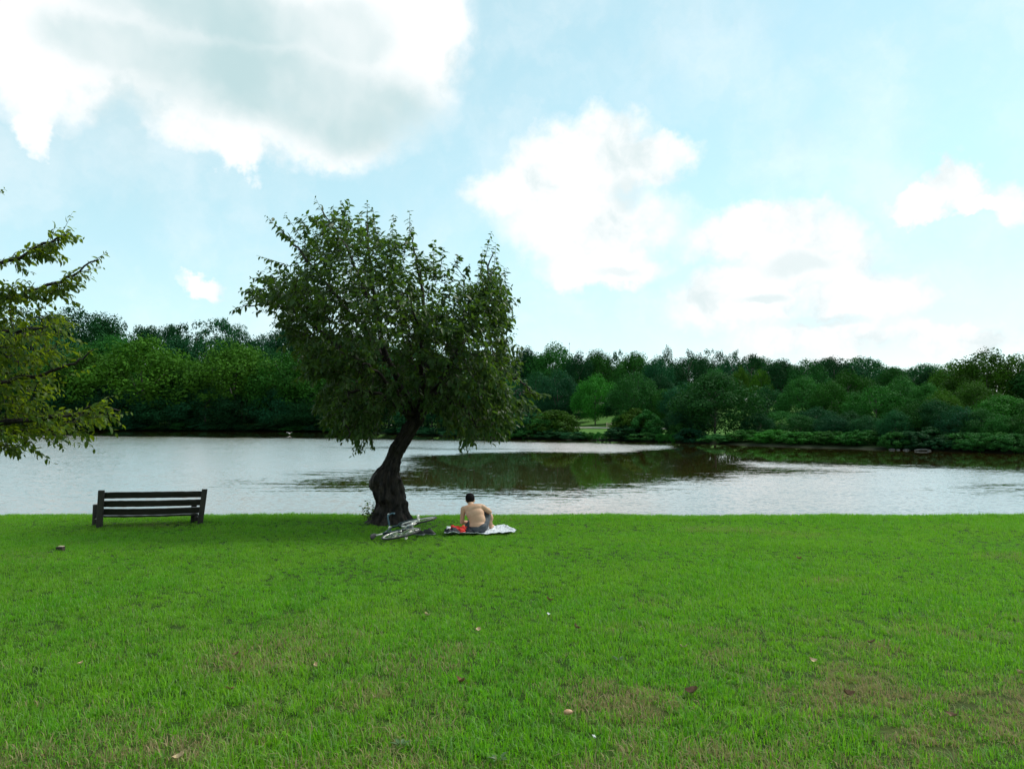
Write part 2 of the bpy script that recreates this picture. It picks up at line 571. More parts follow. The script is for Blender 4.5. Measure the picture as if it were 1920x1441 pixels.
# ------------------------------------------------------------------ far bank
def shore_s(x, y):
    """signed distance inland from the far waterline"""
    best = np.full(np.shape(x), 1e9)
    sign = np.ones(np.shape(x))
    for i in range(len(shore) - 1):
        x1, y1 = shore[i]
        x2, y2 = shore[i + 1]
        ex, ey = x2 - x1, y2 - y1
        tt = np.clip(((x - x1) * ex + (y - y1) * ey) / (ex * ex + ey * ey), 0, 1)
        d = np.hypot(x - x1 - tt * ex, y - y1 - tt * ey)
        s = ex * (y - y1) - ey * (x - x1)
        upd = d < best
        best = np.where(upd, d, best)
        sign = np.where(upd, np.sign(s), sign)
    return best * sign

def far_z(x, y):
    s = shore_s(x, y)
    z = np.interp(s, [-12, -2, 0, 1.2, 4, 20, 26, 45], [-2.5, -0.6, -0.05, 0.2, 0.35, 1.25, 1.4, 2.3])
    left = np.clip((-x - 5) / 70, 0, 1)
    hill = np.interp(s, [26, 60, 130, 260, 600, 1500], [0, 6, 22, 30, 36, 40]) * left + np.interp(s, [26, 50, 90, 200, 600, 1500], [0, 1.5, 4.5, 8, 14, 16]) * (1 - left)
    return z + hill + np.where(s > 5, 0.25 * (fbm(x * 0.1, y * 0.1, 8) - 0.5), 0)

M_bank, t, out = new_mat('far_bank_grass')
geo = t.n('ShaderNodeNewGeometry')
nz = t.noise(geo.outputs['Position'], 0.8, 6, 0.65)
c = t.mix(t.sstep(nz, 0.35, 0.65), (0.045, 0.12, 0.018), (0.075, 0.16, 0.03))
wet = t.sstep(t.sep(geo.outputs['Position'])[2], 0.1, 0.5)
c = t.mix(wet, (0.012, 0.018, 0.008), c)
b = t.n('ShaderNodeBsdfPrincipled')
b.inputs['Roughness'].default_value = 0.9
b.inputs['Specular IOR Level'].default_value = 0.1
t.put(b.inputs['Base Color'], c)
t.t.links.new(b.outputs[0], out.inputs[0])

# strip mesh following the shore: stations along it, offsets inland
st = smooth_path(shore, 150)
tg = np.gradient(st, axis=0)
tg /= np.linalg.norm(tg, axis=1)[:, None]
nrmv = np.stack([-tg[:, 1], tg[:, 0]], 1)
offs = np.array([-10, -4, -1.5, 0, 0.6, 1.2, 2.5, 4, 7, 11, 16, 20, 23, 26, 32, 40, 55, 75, 100, 140, 200, 300, 500, 900, 1600])
fan = np.array([0.0, 1.0])
BX = (st[:, None, 0] + nrmv[:, None, 0] * offs[None, :] * 0.6 + offs[None, :] * 0.4 * 0.45)
BY = (st[:, None, 1] + nrmv[:, None, 1] * offs[None, :] * 0.6 + offs[None, :] * 0.4 * 0.89)
bx_, by_ = BX.ravel(), BY.ravel()
bz_ = far_z(bx_, by_)
no = len(offs)
ii = (np.arange(len(st) - 1)[:, None] * no + np.arange(no - 1)[None, :]).ravel()
Qb = np.stack([ii, ii + no, ii + no + 1, ii + 1], 1)
obj('far_bank', mesh_np('far_bank', np.stack([bx_, by_, bz_], 1), Qb, M_bank, True), kind='structure',
    label='grassy far river bank rising to a wooded hill')

def far_point(px, inland):
    """world point at photo column px, so many metres inland of the far waterline"""
    u = (px - 960) / F
    ds = np.linspace(50, 700, 2600)
    s = shore_s(u * ds, ds)
    i = np.argmax(s >= inland)
    d = ds[i]
    return u * d, d, float(far_z(np.array([u * d]), np.array([d]))[0])

# pale path along the far bank
M_path = pbr('path_gravel', (0.42, 0.39, 0.34), (0.55, 0.51, 0.45), 0.9, 3.0)
pp = []
for px in np.linspace(700, 1290, 40):
    for o_ in (21.5, 24.5):
        x, y, z = far_point(px, o_)
        pp.append((x, y, z + 0.10))
ii = np.arange(39) * 2
obj('path', mesh_np('path', pp, np.stack([ii, ii + 2, ii + 3, ii + 1], 1), M_path), kind='structure', label='pale gravel path along the far bank')

# ------------------------------------------------------------------ far trees
def leaf_cards(P, N, size, rg):
    """irregular four-cornered leaf clumps at P facing roughly N -> verts, tris"""
    n = len(P)
    a = rg.normal(size=(n, 3))
    U = np.cross(N, a)
    U /= np.linalg.norm(U, axis=1)[:, None] + 1e-9
    V = np.cross(N, U)
    s = size[:, None]
    k = rg.uniform(0.55, 1.25, size=(n, 4, 1))
    fold = N * s * rg.uniform(-0.35, 0.35, size=(n, 1))
    c = [P + U * s * k[:, 0], P + V * s * k[:, 1] * 0.7 + fold, P - U * s * k[:, 2], P - V * s * k[:, 3] * 0.7 - fold]
    v = np.stack(c, 1).reshape(-1, 3)
    i = np.arange(n) * 4
    return v, np.concatenate([np.stack([i, i + 1, i + 2], 1), np.stack([i, i + 2, i + 3], 1)])

def crown_variant(seed, style):
    """crown of a far tree in unit space: height 0..1, half-width about 0.5"""
    rg = np.random.default_rng(seed)
    P, N, S, T = [], [], [], []
    if style == 'round':
        nl, lo, size, per = 120, 0.10, 0.0125, 150
    elif style == 'airy':
        nl, lo, size, per = 75, 0.25, 0.0135, 150
    elif style == 'shrub':
        nl, lo, size, per = 60, 0.02, 0.024, 130
    else:                                              # spreading
        nl, lo, size, per = 130, 0.06, 0.0125, 140
    for i in range(nl):
        for _ in range(30):
            q = rg.uniform(-1, 1, 3)
            r = np.linalg.norm(q)
            if 0.35 < r < 1:
                break
        q = q / r * r ** 0.33
        h = 0.5 * (q[2] + 1)
        w = {'round': math.sin(math.pi * min(1, 0.16 + 0.80 * h)) ** 0.62, 'airy': 0.6 + 0.4 * math.sin(math.pi * h),
             'shrub': (1 - h * h) ** 0.5 + 0.15, 'spread': math.sin(math.pi * min(1, 0.28 + 0.68 * h)) ** 0.5}[style]
        rad = (0.055 + 0.115 * rg.uniform() ** 1.3) * (0.85 if style == 'airy' else 1.0)
        push = 1 + 0.08 * rg.normal()
        if style == 'airy':
            rad *= 0.8
        hr = math.hypot(q[0], q[1]) + 1e-6
        rr = min(1.0, hr * 1.25)
        cx, cy = q[0] / hr * rr * w * 0.42 * push, q[1] / hr * rr * w * 0.42 * push
        cz = lo + rad * 0.5 + (1 - lo - rad * 1.3) * min(1.04, h * (1 + 0.05 * rg.normal()))
        n = int(per * (rad / 0.11) ** 2)
        u = rg.normal(size=(n, 3))
        u /= np.linalg.norm(u, axis=1)[:, None]
        rr_ = rad * rg.uniform(0.62, 1.12, (n, 1)) * np.array([1.0, 1.0, 0.95])
        p = np.array([cx, cy, cz]) + u * rr_
        nn = u + rg.normal(size=(n, 3)) * 0.38 + np.array([0, 0, 0.15])
        nn /= np.linalg.norm(nn, axis=1)[:, None]
        P.append(p)
        N.append(nn)
        S.append(size * rg.uniform(0.6, 1.5, n))
        T.append(np.clip(rg.normal(0.5, 0.14, n) + rg.normal(0, 0.24), 0, 1))
    P, N, S, T = np.concatenate(P), np.concatenate(N), np.concatenate(S), np.concatenate(T)
    k = P[:, 2] > 0.0
    v, f = leaf_cards(P[k], N[k], S[k], rg)
    me = mesh_np('crown_' + style, v, f, M_far, False, {'tint': np.repeat(T[k], 4)})
    return me

def trunk_variant(seed, top=0.75):
    rg = np.random.default_rng(seed)
    a = Acc()
    z = np.linspace(-0.03, top, 8)
    pts = np.stack([np.cumsum(rg.normal(0, 0.008, 8)), np.cumsum(rg.normal(0, 0.008, 8)), z], 1)
    a.add(tube(pts, np.linspace(0.022, 0.006, 8), 7))
    for k in range(7):
        i = rg.integers(3, 7)
        an = rg.uniform(0, 6.28)
        l = rg.uniform(0.18, 0.36)
        e = pts[i] + np.array([math.cos(an) * l, math.sin(an) * l, l * 0.75])
        m = (pts[i] + e) / 2 + np.array([0, 0, -0.03])
        a.add(tube([pts[i], m, e], [0.010, 0.007, 0.003], 5))
    return a.mesh('trunk', M_farbark)

CR = {'round': [crown_variant(s, 'round') for s in (1, 2, 3, 4)], 'airy': [crown_variant(s, 'airy') for s in (11, 12, 13)],
      'spread': [crown_variant(s, 'spread') for s in (21, 22, 23)], 'shrub': [crown_variant(s, 'shrub') for s in (31, 32, 33)]}
TR = [trunk_variant(s) for s in (5, 6, 7)]
COLS = {'yellow': (0.050, 0.128, 0.011), 'green': (0.027, 0.108, 0.015), 'bright': (0.034, 0.160, 0.022), 'dark': (0.014, 0.070, 0.024),
        'teal': (0.017, 0.088, 0.036), 'mid': (0.026, 0.112, 0.022), 'olive': (0.044, 0.108, 0.012)}
WORD = {'yellow': 'yellow-green', 'green': 'fresh green', 'bright': 'bright green', 'dark': 'very dark green', 'teal': 'bluish green',
        'mid': 'mid green', 'olive': 'olive green'}
rt = random.Random(5)

def far_tree(px, top, width, inland, style, colr, name, label, group):
    x, y, z = far_point(px, inland)
    ztop = W(px, top, y).z
    h = max(1.2, ztop - z)
    w = width / F * y * (1.0 if style == 'shrub' else 1.16 if px < 930 else 1.04)
    if px > 930 and style == 'spread' and px != 1340:
        style = 'round'
    t_ = thing(name, (x, y, z - 0.05), label, 'shrub' if style == 'shrub' else 'tree', group, rt.uniform(0, 6.28))
    c_ = obj('foliage' if style == 'shrub' else 'crown', rt.choice(CR[style]), t_)
    c_.scale = (w / 0.92, w / 0.92 * rt.uniform(0.9, 1.1), h)
    k = rt.uniform(0.78, 1.40)
    cc = COLS[colr]
    c_.color = (cc[0] * k * rt.uniform(0.9, 1.1), cc[1] * k, cc[2] * k * rt.uniform(0.85, 1.15), 1)
    if style != 'shrub':
        tr = obj('trunk', rt.choice(TR), t_)
        tr.scale = (w * 0.75, w * 0.75, h)
    return t_

# (photo column, row of the top, width, metres inland, style, colour)
front_left = [(20, 690, 150, 9, 'spread', 'green'), (95, 668, 130, 10, 'round', 'mid'), (160, 650, 120, 11, 'spread', 'yellow'),
              (268, 632, 195, 10, 'spread', 'yellow'), (350, 690, 90, 7, 'round', 'green'), (440, 640, 160, 10, 'spread', 'yellow'),
              (535, 655, 130, 9, 'round', 'green'), (610, 668, 130, 8, 'spread', 'green'), (700, 672, 140, 9, 'round', 'mid'), (800, 680, 140, 10, 'spread', 'dark'),
              (890, 690, 120, 12, 'round', 'teal'), (-60, 680, 150, 9, 'round', 'green'), (-160, 670, 160, 9, 'spread', 'green')]
low_left = [(-90, 745, 110, 4, 'round', 'dark'), (-10, 740, 100, 4, 'spread', 'dark'), (70, 735, 90, 4, 'spread', 'teal'), (130, 725, 100, 5, 'round', 'dark'), (200, 722, 95, 4, 'spread', 'dark'), (255, 735, 80, 3, 'spread', 'teal'),
            (318, 738, 90, 4, 'spread', 'dark'), (385, 728, 100, 4, 'spread', 'teal'), (455, 735, 95, 4, 'round', 'dark'), (520, 728, 90, 4, 'spread', 'teal'),
            (585, 738, 95, 4, 'spread', 'dark'), (655, 740, 95, 4, 'round', 'dark'), (730, 742, 110, 5, 'spread', 'dark'), (810, 745, 110, 6, 'spread', 'dark'), (880, 752, 90, 5, 'round', 'teal')]
hill_left = [(-150, 590, 170, 60, 'round', 'dark'), (-40, 580, 170, 66, 'round', 'dark'), (55, 582, 140, 64, 'round', 'teal'), (135, 572, 110, 70, 'round', 'dark'), (188, 590, 95, 62, 'round', 'dark'), (235, 597, 70, 75, 'airy', 'dark'),
             (283, 606, 62, 80, 'round', 'dark'), (322, 604, 60, 72, 'airy', 'teal'), (365, 594, 82, 66, 'airy', 'dark'), (408, 592, 72, 76, 'airy', 'teal'),
             (446, 612, 70, 60, 'round', 'dark'), (500, 622, 80, 66, 'round', 'teal'), (545, 606, 90, 70, 'round', 'dark'), (610, 612, 100, 66, 'round', 'dark'), (690, 622, 110, 60, 'round', 'dark'), (780, 630, 110, 60, 'round', 'teal'),
             (870, 640, 110, 60, 'round', 'dark'), (110, 626, 110, 34, 'round', 'teal'), (215, 622, 110, 38, 'round', 'mid'), (330, 632, 90, 36, 'round', 'dark'), (395, 628, 100, 38, 'round', 'dark'),
             (490, 645, 90, 34, 'round', 'dark'), (590, 640, 100, 34, 'round', 'teal'), (680, 645, 100, 34, 'round', 'dark')]
sky_right = [(940, 655, 80, 52, 'round', 'dark'), (988, 652, 70, 56, 'round', 'dark'), (1040, 643, 92, 60, 'round', 'mid'), (1085, 660, 60, 54, 'round', 'dark'), (1122, 657, 70, 60, 'round', 'green'),
             (1160, 652, 60, 66, 'airy', 'dark'), (1188, 655, 75, 58, 'round', 'green'), (1232, 668, 60, 52, 'round', 'teal'), (1258, 648, 48, 70, 'airy', 'dark'),
             (1292, 654, 62, 66, 'airy', 'dark'), (1338, 649, 58, 74, 'airy', 'dark'), (1375, 656, 52, 70, 'airy', 'teal'), (1410, 660, 56, 66, 'airy', 'dark'),
             (1465, 668, 66, 52, 'round', 'dark'), (1515, 671, 70, 52, 'round', 'mid'), (1565, 666, 84, 60, 'round', 'dark'), (1622, 667, 92, 62, 'round', 'teal'),
             (1672, 684, 66, 52, 'round', 'mid'), (1712, 686, 46, 60, 'airy', 'dark'), (1745, 690, 52, 56, 'round', 'dark'), (1790, 676, 80, 42, 'spread', 'olive'),
             (1850, 655, 130, 36, 'spread', 'olive'), (1915, 660, 100, 38, 'spread', 'olive'), (1990, 650, 140, 36, 'spread', 'mid'), (2090, 655, 150, 34, 'round', 'dark'), (2200, 660, 160, 34, 'round', 'mid')]
mid_right = [(950, 700, 80, 34, 'round', 'teal'), (1005, 695, 80, 36, 'round', 'dark'), (1046, 690, 78, 29, 'round', 'teal'), (1116, 701, 76, 30, 'round', 'bright'), (1190, 694, 84, 29, 'round', 'mid'), (1238, 700, 60, 38, 'round', 'dark'),
             (1247, 726, 62, 28, 'spread', 'green'), (1285, 716, 80, 27, 'spread', 'teal'), (1345, 690, 56, 44, 'round', 'mid'), (1390, 686, 34, 50, 'round', 'yellow'), (1428, 690, 42, 48, 'round', 'yellow'),
             (1438, 722, 70, 30, 'round', 'dark'), (1505, 706, 84, 22, 'spread', 'mid'), (1560, 716, 74, 22, 'spread', 'green'), (1590, 692, 80, 34, 'round', 'green'), (1642, 720, 100, 18, 'spread', 'bright'), (1690, 706, 84, 26, 'round', 'mid'),
             (1738, 718, 80, 20, 'spread', 'mid'), (1768, 728, 60, 14, 'spread', 'olive'), (1880, 736, 110, 10, 'spread', 'bright'), (1830, 715, 90, 20, 'spread', 'olive'), (1960, 735, 110, 10, 'spread', 'green'), (2050, 740, 120, 10, 'round', 'mid'), (2170, 745, 140, 9, 'round', 'dark'),
             (1160, 735, 60, 33, 'round', 'dark'), (1080, 740, 70, 33, 'round', 'dark'), (1225, 750, 50, 31, 'round', 'dark'), (1010, 740, 70, 30, 'round', 'dark'), (960, 745, 70, 30, 'round', 'dark')]
shore_right = [(1340, 698, 150, 7, 'spread', 'mid'), (1300, 745, 70, 6, 'spread', 'teal'), (1465, 768, 70, 14, 'spread', 'mid'), (1530, 762, 70, 14, 'round', 'dark'), (1590, 770, 70, 12, 'round', 'dark'),
               (1678, 768, 60, 4, 'spread', 'teal'), (1712, 752, 74, 6, 'round', 'mid'), (1752, 748, 72, 6, 'round', 'dark'), (1795, 758, 74, 5, 'round', 'teal'), (1838, 765, 76, 5, 'round', 'mid'), (1878, 775, 70, 4, 'spread', 'mid'), (1925, 772, 84, 5, 'round', 'green'), (2000, 785, 120, 5, 'round', 'dark'),
               (1420, 772, 60, 9, 'round', 'dark'), (1500, 775, 64, 8, 'round', 'mid'), (1560, 776, 60, 8, 'round', 'teal'), (1625, 778, 60, 8, 'round', 'dark'), (1270, 765, 50, 8, 'round', 'dark')]
back_right = [(930 + 62 * k, (672, 668, 676, 670, 682)[k % 5] + (12 if 930 + 62 * k > 1640 else 0), 96, 84 + 6 * (k % 3), 'round', ('dark', 'teal', 'mid')[k % 3]) for k in range(15)]
GT = 'trees on the far side of the river'
for lst, kindname, where in [(front_left, 'shore_tree', 'tall {} tree in the front row of the wooded far bank'),
                             (low_left, 'understorey_tree', 'low {} tree leaning over the far waterline below the tall ones'),
                             (hill_left, 'hill_tree', '{} tree crowding the high hill behind the far bank'),
                             (sky_right, 'ridge_tree', '{} tree on the far ridge line'),
                             (mid_right, 'woodland_tree', '{} tree in the middle rows of the far wood'),
                             (back_right, 'backdrop_tree', '{} tree half hidden behind the ridge line trees'),
                             (shore_right, 'bank_tree', 'broad {} tree standing at the far waterline')]:
    for (px, top, wd, inl, sty, cl) in lst:
        if px > 930 and sty == 'spread' and px != 1340:
            sty = 'round'
        sh = {'airy': 'open-crowned ', 'round': 'rounded ', 'spread': 'spreading '}[sty]
        lab = where.format(sh + WORD[cl])
        for lo_, hi_, ph_ in [(1000, 1080, 'near the thin mast'), (1080, 1270, 'behind the far clearing'), (1380, 1660, 'above the low hedge'), (1660, 1765, 'above the waterline stones')]:
            if lo_ <= px < hi_ and len((lab + ' ' + ph_).split()) <= 16:
                lab += ', ' + ph_
        far_tree(px, top, wd, inl, sty, cl, kindname, lab, GT)

shrubs = [(985, 768, 66, 3, 'teal'), (1020, 790, 50, 2, 'mid'), (1038, 764, 78, 3.5, 'olive'), (1020, 775, 60, 3, 'mid'), (1172, 768, 44, 4, 'green'), (1190, 764, 70, 4, 'olive'), (1212, 768, 60, 3, 'mid'), (1180, 795, 80, 2, 'dark'),
          (1272, 790, 40, 3, 'mid'), (1290, 800, 44, 2, 'green'), (955, 792, 60, 2, 'dark'), (915, 790, 60, 3, 'dark'),
          (1700, 805, 80, 2.5, 'dark'), (1745, 800, 70, 2.5, 'dark'), (1810, 806, 90, 2.5, 'mid'), (1865, 805, 70, 2.5, 'bright'), (1915, 812, 70, 2.5, 'mid'), (1980, 810, 90, 3, 'mid'),
          (340, 792, 60, 2, 'dark'), (420, 790, 70, 2, 'dark'), (500, 792, 60, 2, 'dark'), (570, 793, 60, 2, 'dark'), (640, 794, 60, 2, 'dark'), (260, 792, 70, 2, 'dark'), (190, 790, 70, 2, 'dark'), (110, 790, 80, 2, 'dark')]
for (px, top, wd, inl, cl) in shrubs:
    far_tree(px, top, wd, inl, 'shrub', cl, 'bank_shrub', 'bushy {} shrub at the foot of the far bank trees'.format(WORD[cl]), 'shrubs along the far waterline')
for i, px in enumerate(np.arange(1392, 1652, 27)):
    far_tree(px, 806 + rt.uniform(-2, 4), 62, 2.6 + (i % 2), 'shrub', 'bright' if i % 3 else 'green', 'knotweed_clump',
             'low mounded leafy clump in the hedge-like band along the far waterline', 'low hedge of leafy clumps on the far bank')
for k in range(46):
    px = -40 + k * 43 + rt.uniform(-8, 8)
    if 1080 < px < 1145 or 1228 < px < 1268 or 1370 < px < 1660:
        continue
    dpy = float(np.interp(px, [0, 600, 940, 1300, 1500, 1920], [13, 13, 14, 18, 22, 26]))
    wl = float(np.interp(px, [0, 600, 940, 1300, 1500, 1920], [807, 809, 823, 830, 838, 850]))
    far_tree(px, wl - dpy * rt.uniform(0.8, 1.6), rt.uniform(40, 64), 0.5, 'shrub', rt.choice(['dark', 'dark', 'mid', 'teal']), 'overhanging_shrub',
             'shrub dipping its leaves into the far waterline', 'shrubs dipping into the far waterline')
for i, px in enumerate([1094, 1108, 1122, 1136, 1238, 1250, 1262]):
    far_tree(px, 819, 16, 0.4, 'shrub', 'bright', 'reed_tuft', 'small bright tuft at the water edge below the far clearing', 'tufts below the far clearing')

# wooden rail by the far path
x, y, z = far_point(1142, 25.5)
M_rail = pbr('rail_wood', (0.45, 0.36, 0.24), (0.6, 0.5, 0.36), 0.8, 3)
rail = thing('rail_fence', (x, y, z), 'short pale wooden rail fence beside the far path', 'fence')
def box_mesh(name, sx, sy, sz, mat, bev=0.0, seg=2):
    bm = bmesh.new()
    bmesh.ops.create_cube(bm, size=1)
    bmesh.ops.scale(bm, vec=(sx, sy, sz), verts=bm.verts)
    if bev:
        bmesh.ops.bevel(bm, geom=bm.edges[:], offset=bev, segments=seg, affect='EDGES', profile=0.5)
    return bm_mesh(name, bm, mat)
pm = box_mesh('post', 0.12, 0.12, 1.05, M_rail, 0.01)
for k in (-0.42, 0.42):
    obj('post', pm, rail, (k, 0, 0.5))
rm = box_mesh('rail', 0.86, 0.05, 0.10, M_rail, 0.01)
obj('rail', rm, rail, (0, -0.09, 0.72))
obj('rail', rm, rail, (0, -0.09, 0.42))

# mast beyond the ridge
x, y, z = far_point(1068, 90)
M_mast = pbr('mast_steel', (0.22, 0.26, 0.28), (0.30, 0.34, 0.36), 0.5, 3, metal=0.6)
zt = W(1068, 641, y).z
mast = thing('mast', (x, y, z), 'thin grey mast poking above the ridge trees', 'mast')
a = Acc()
a.add(tube([(0, 0, 0), (0, 0, (zt - z) * 0.6), (0, 0, zt - z)], [0.22, 0.14, 0.05], 8))
obj('pole', a.mesh('pole', M_mast), mast)
a = Acc()
a.add(tube([(0, 0, (zt - z) * 0.965), (0, 0, (zt - z) * 0.985)], [0.13, 0.13], 8))
obj('antenna', a.mesh('antenna', M_mast), mast)

# stones and a pale log at the far waterline
M_stone = pbr('shore_stone', (0.06, 0.063, 0.06), (0.15, 0.15, 0.14), 0.8, 5, bump=0.4)
def lump(name, mat, seed, amp=0.25, sub=3, sc_=(1, 1, 1), freq=1.6):
    bm = bmesh.new()
    bmesh.ops.create_icosphere(bm, subdivisions=sub, radius=1)
    for v in bm.verts:
        k = 1 + amp * mnoise.fractal(v.co * freq + Vector((seed * 3.1, seed, 0)), 1.0, 2.0, 4)
        v.co = Vector((v.co.x * sc_[0] * k, v.co.y * sc_[1] * k, v.co.z * sc_[2] * k))
    return bm_mesh(name, bm, mat, True)
for i, (px, s) in enumerate([(1671, 0.20), (1682, 0.12), (1698, 0.20), (1716, 0.11), (1740, 0.12)]):
    x, y, z = far_point(px, -0.6)
    o = obj('shore_stone', lump('shore_stone', M_stone, i, 0.2, 3, (s * 1.6, s, s * 0.7)), None, (x, y, 0.02))
    o['label'] = 'pale stone lying in the shallows at the far waterline'
    o['category'] = 'stone'
    o['group'] = 'stones at the far waterline'
x, y, z = far_point(1728, -0.8)
a = Acc()
a.add(tube([(-0.75, 0, 0), (-0.2, 0.02, 0.05), (0.3, -0.02, 0.06), (0.75, 0, 0.02)], [0.07, 0.09, 0.08, 0.05], 10))
o = obj('driftwood_log', a.mesh('driftwood_log', M_stone), None, (x, y, 0.06))
o['label'] = 'bleached driftwood log floating among stones at the far waterline'
o['category'] = 'log'

# gull low over the water
M_gull = pbr('gull_white', (0.75, 0.75, 0.73), (0.85, 0.85, 0.84), 0.7, 6)
gp = W(543, 812.5, 140)
bm = bmesh.new()
bmesh.ops.create_uvsphere(bm, u_segments=14, v_segments=9, radius=1)
for v in bm.verts:
    xx = v.co.x
    v.co = Vector((xx * 0.24, v.co.y * 0.075 * (1 - 0.35 * xx * xx), v.co.z * 0.07 * (1 - 0.4 * max(0, -xx)) + 0.02 * max(0, xx)))
gull = thing('gull', gp, 'white gull gliding low over the river near the far bank', 'bird', None, R(72))
obj('body', bm_mesh('body', bm, M_gull, True), gull)
for s in (-1, 1):
    vs_ = []
    for tt, hh, ch in [(0.03, 0.03, 0.16), (0.22, 0.16, 0.17), (0.42, 0.22, 0.12), (0.62, 0.20, 0.03)]:
        vs_ += [(ch * 0.6 - tt * 0.1, s * tt, hh), (-ch * 0.4 - tt * 0.25, s * tt, hh - 0.005), (ch * 0.1 - tt * 0.18, s * tt, hh + 0.018)]
    f_ = []
    for k in range(3):
        b0 = k * 3
        f_ += [(b0, b0 + 3, b0 + 5, b0 + 2), (b0 + 2, b0 + 5, b0 + 4, b0 + 1), (b0, b0 + 1, b0 + 4, b0 + 3)]
    obj('wing', mesh_np('wing', vs_, f_, M_gull), gull)

# ------------------------------------------------------------------ near trees: leaves and twigs
def leaf_shape():
    """unit leaf along +x, normal +z: eight points, folded at the midrib"""
    v = np.array([(0, 0, 0), (0.33, 0, -0.03), (0.70, 0, -0.06), (1.0, 0, -0.16),
                  (0.33, 0.5, 0.05), (0.70, 0.38, 0.0), (0.33, -0.5, 0.05), (0.70, -0.38, 0.0)], float)
    f = np.array([(0, 6, 1), (0, 1, 4), (1, 6, 7), (1, 7, 2), (4, 1, 2), (4, 2, 5), (2, 7, 3), (2, 3, 5)])
    return v, f
LV, LF = leaf_shape()

def leaves_mesh(P, A, N, L, Wd, T, name, mat):
    A = A / np.linalg.norm(A, axis=1)[:, None]
    B = np.cross(N, A)
    B /= np.linalg.norm(B, axis=1)[:, None] + 1e-9
    N = np.cross(A, B)
    v = (P[:, None, :] + LV[None, :, 0:1] * (A * L[:, None])[:, None, :] + LV[None, :, 1:2] * (B * Wd[:, None])[:, None, :]
         + LV[None, :, 2:3] * (N * L[:, None])[:, None, :])
    n = len(P)
    f = (LF[None] + (np.arange(n) * 8)[:, None, None]).reshape(-1, 3)
    return mesh_np(name, v.reshape(-1, 3), f, mat, False, {'tint': np.repeat(T, 8)})

def leaf_objects(P, A, N, L, Wd, T, idx, mat, parent):
    """the leaves that show largest, one object each (shared meshes)"""
    ms = [mesh_np('leaf', LV, LF, mat, False, {'tint': np.full(8, q)}) for q in (0.1, 0.35, 0.6, 0.85)]
    for i in idx:
        a = Vector(A[i]).normalized()
        bb = Vector(N[i]).cross(a).normalized()
        nn = a.cross(bb)
        m = Matrix((a * L[i], bb * Wd[i], nn * L[i])).transposed().to_4x4()
        m.translation = Vector(P[i])
        o = bpy.data.objects.new('leaf', ms[min(3, int(T[i] * 4))])
        col.objects.link(o)
        o.parent = parent
        o.matrix_local = m

def twigs_to_leaves(base, direc, length, nper, rg, L0, droop, spread=0.9):
    """leaves set alternately along drooping twigs -> arrays"""
    n = len(base)
    K = nper
    tt = np.linspace(0.08, 1.0, K)[None, :] + rg.uniform(-0.04, 0.04, (n, K))
    d = direc[:, None, :]
    side = np.cross(direc, rg.normal(size=(n, 3)))
    side /= np.linalg.norm(side, axis=1)[:, None] + 1e-9
    side2 = np.cross(direc, side)
    ph = (np.arange(K)[None, :] * 2.4 + rg.uniform(0, 6.28, (n, 1)))[..., None]
    sv_ = np.cos(ph) * side[:, None, :] + np.sin(ph) * side2[:, None, :]
    g = np.array([0, 0, -1.0])
    P = base[:, None, :] + d * (length[:, None] * tt)[..., None] + g * (droop * length[:, None] * tt ** 2)[..., None]
    A = 0.55 * d + spread * sv_ + g * rg.uniform(0.25, 1.0, (n, K, 1)) + rg.normal(size=(n, K, 3)) * 0.25
    N = np.array([0, 0, 1.0]) + rg.normal(size=(n, K, 3)) * 0.45 + sv_ * 0.3
    L = L0 * rg.uniform(0.48, 1.2, (n, K)) * np.interp(tt, [0, 0.8, 1], [1.0, 1.0, 0.6])
    T = np.clip(rg.normal(0.42, 0.22, (n, K)) + rg.normal(0, 0.12, (n, 1)), 0, 1)
    Wd = L * rg.uniform(0.40, 0.52, (n, K))
    P, A, N, L, T, Wd = P.reshape(-1, 3), A.reshape(-1, 3), N.reshape(-1, 3), L.ravel(), T.ravel(), Wd.ravel()
    return P, A, N, L, Wd, T

def twig_tubes(base, direc, length, droop, r0):
    n = len(base)
    acc_v, acc_f = [], []
    ts = np.array([0, 0.35, 0.7, 1.0])
    g = np.array([0, 0, -1.0])
    P = base[:, None, :] + direc[:, None, :] * (length[:, None] * ts)[..., None] + g * (droop * length[:, None] * ts ** 2)[..., None]
    a = Acc()
    for i in range(n):
        a.add(tube(P[i], r0 * np.array([1, 0.8, 0.55, 0.25]), 4, False))
    return a

def connect(nodes, bases, rg, r0=0.012):
    """join every twig base to the nearest wood already there, nearest first"""
    nodes = list(map(np.array, nodes))
    arr = np.array(nodes)
    a = Acc()
    dmin = np.array([np.min(np.linalg.norm(arr - b_, axis=1)) for b_ in bases])
    order = np.argsort(dmin)
    buf = np.zeros((len(arr) + 3 * len(bases), 3))
    buf[:len(arr)] = arr
    cnt = len(arr)
    for i in order:
        b_ = bases[i]
        dd = np.linalg.norm(buf[:cnt] - b_, axis=1) + 0.35 * np.maximum(0, buf[:cnt, 2] - b_[2])
        j = int(np.argmin(dd))
        p0 = buf[j]
        L_ = np.linalg.norm(b_ - p0)
        if L_ < 0.03:
            continue
        m1 = p0 + (b_ - p0) * 0.35 + rg.normal(size=3) * 0.05 * L_ + np.array([0, 0, 0.06 * L_])
        m2 = p0 + (b_ - p0) * 0.7 + rg.normal(size=3) * 0.05 * L_ + np.array([0, 0, 0.06 * L_])
        rr = r0 * (0.5 + min(1.5, L_))
        a.add(tube([p0, m1, m2, b_], [rr, rr * 0.85, rr * 0.65, rr * 0.45], 5, False))
        buf[cnt:cnt + 3] = [m1, m2, b_]
        cnt += 3
    return a

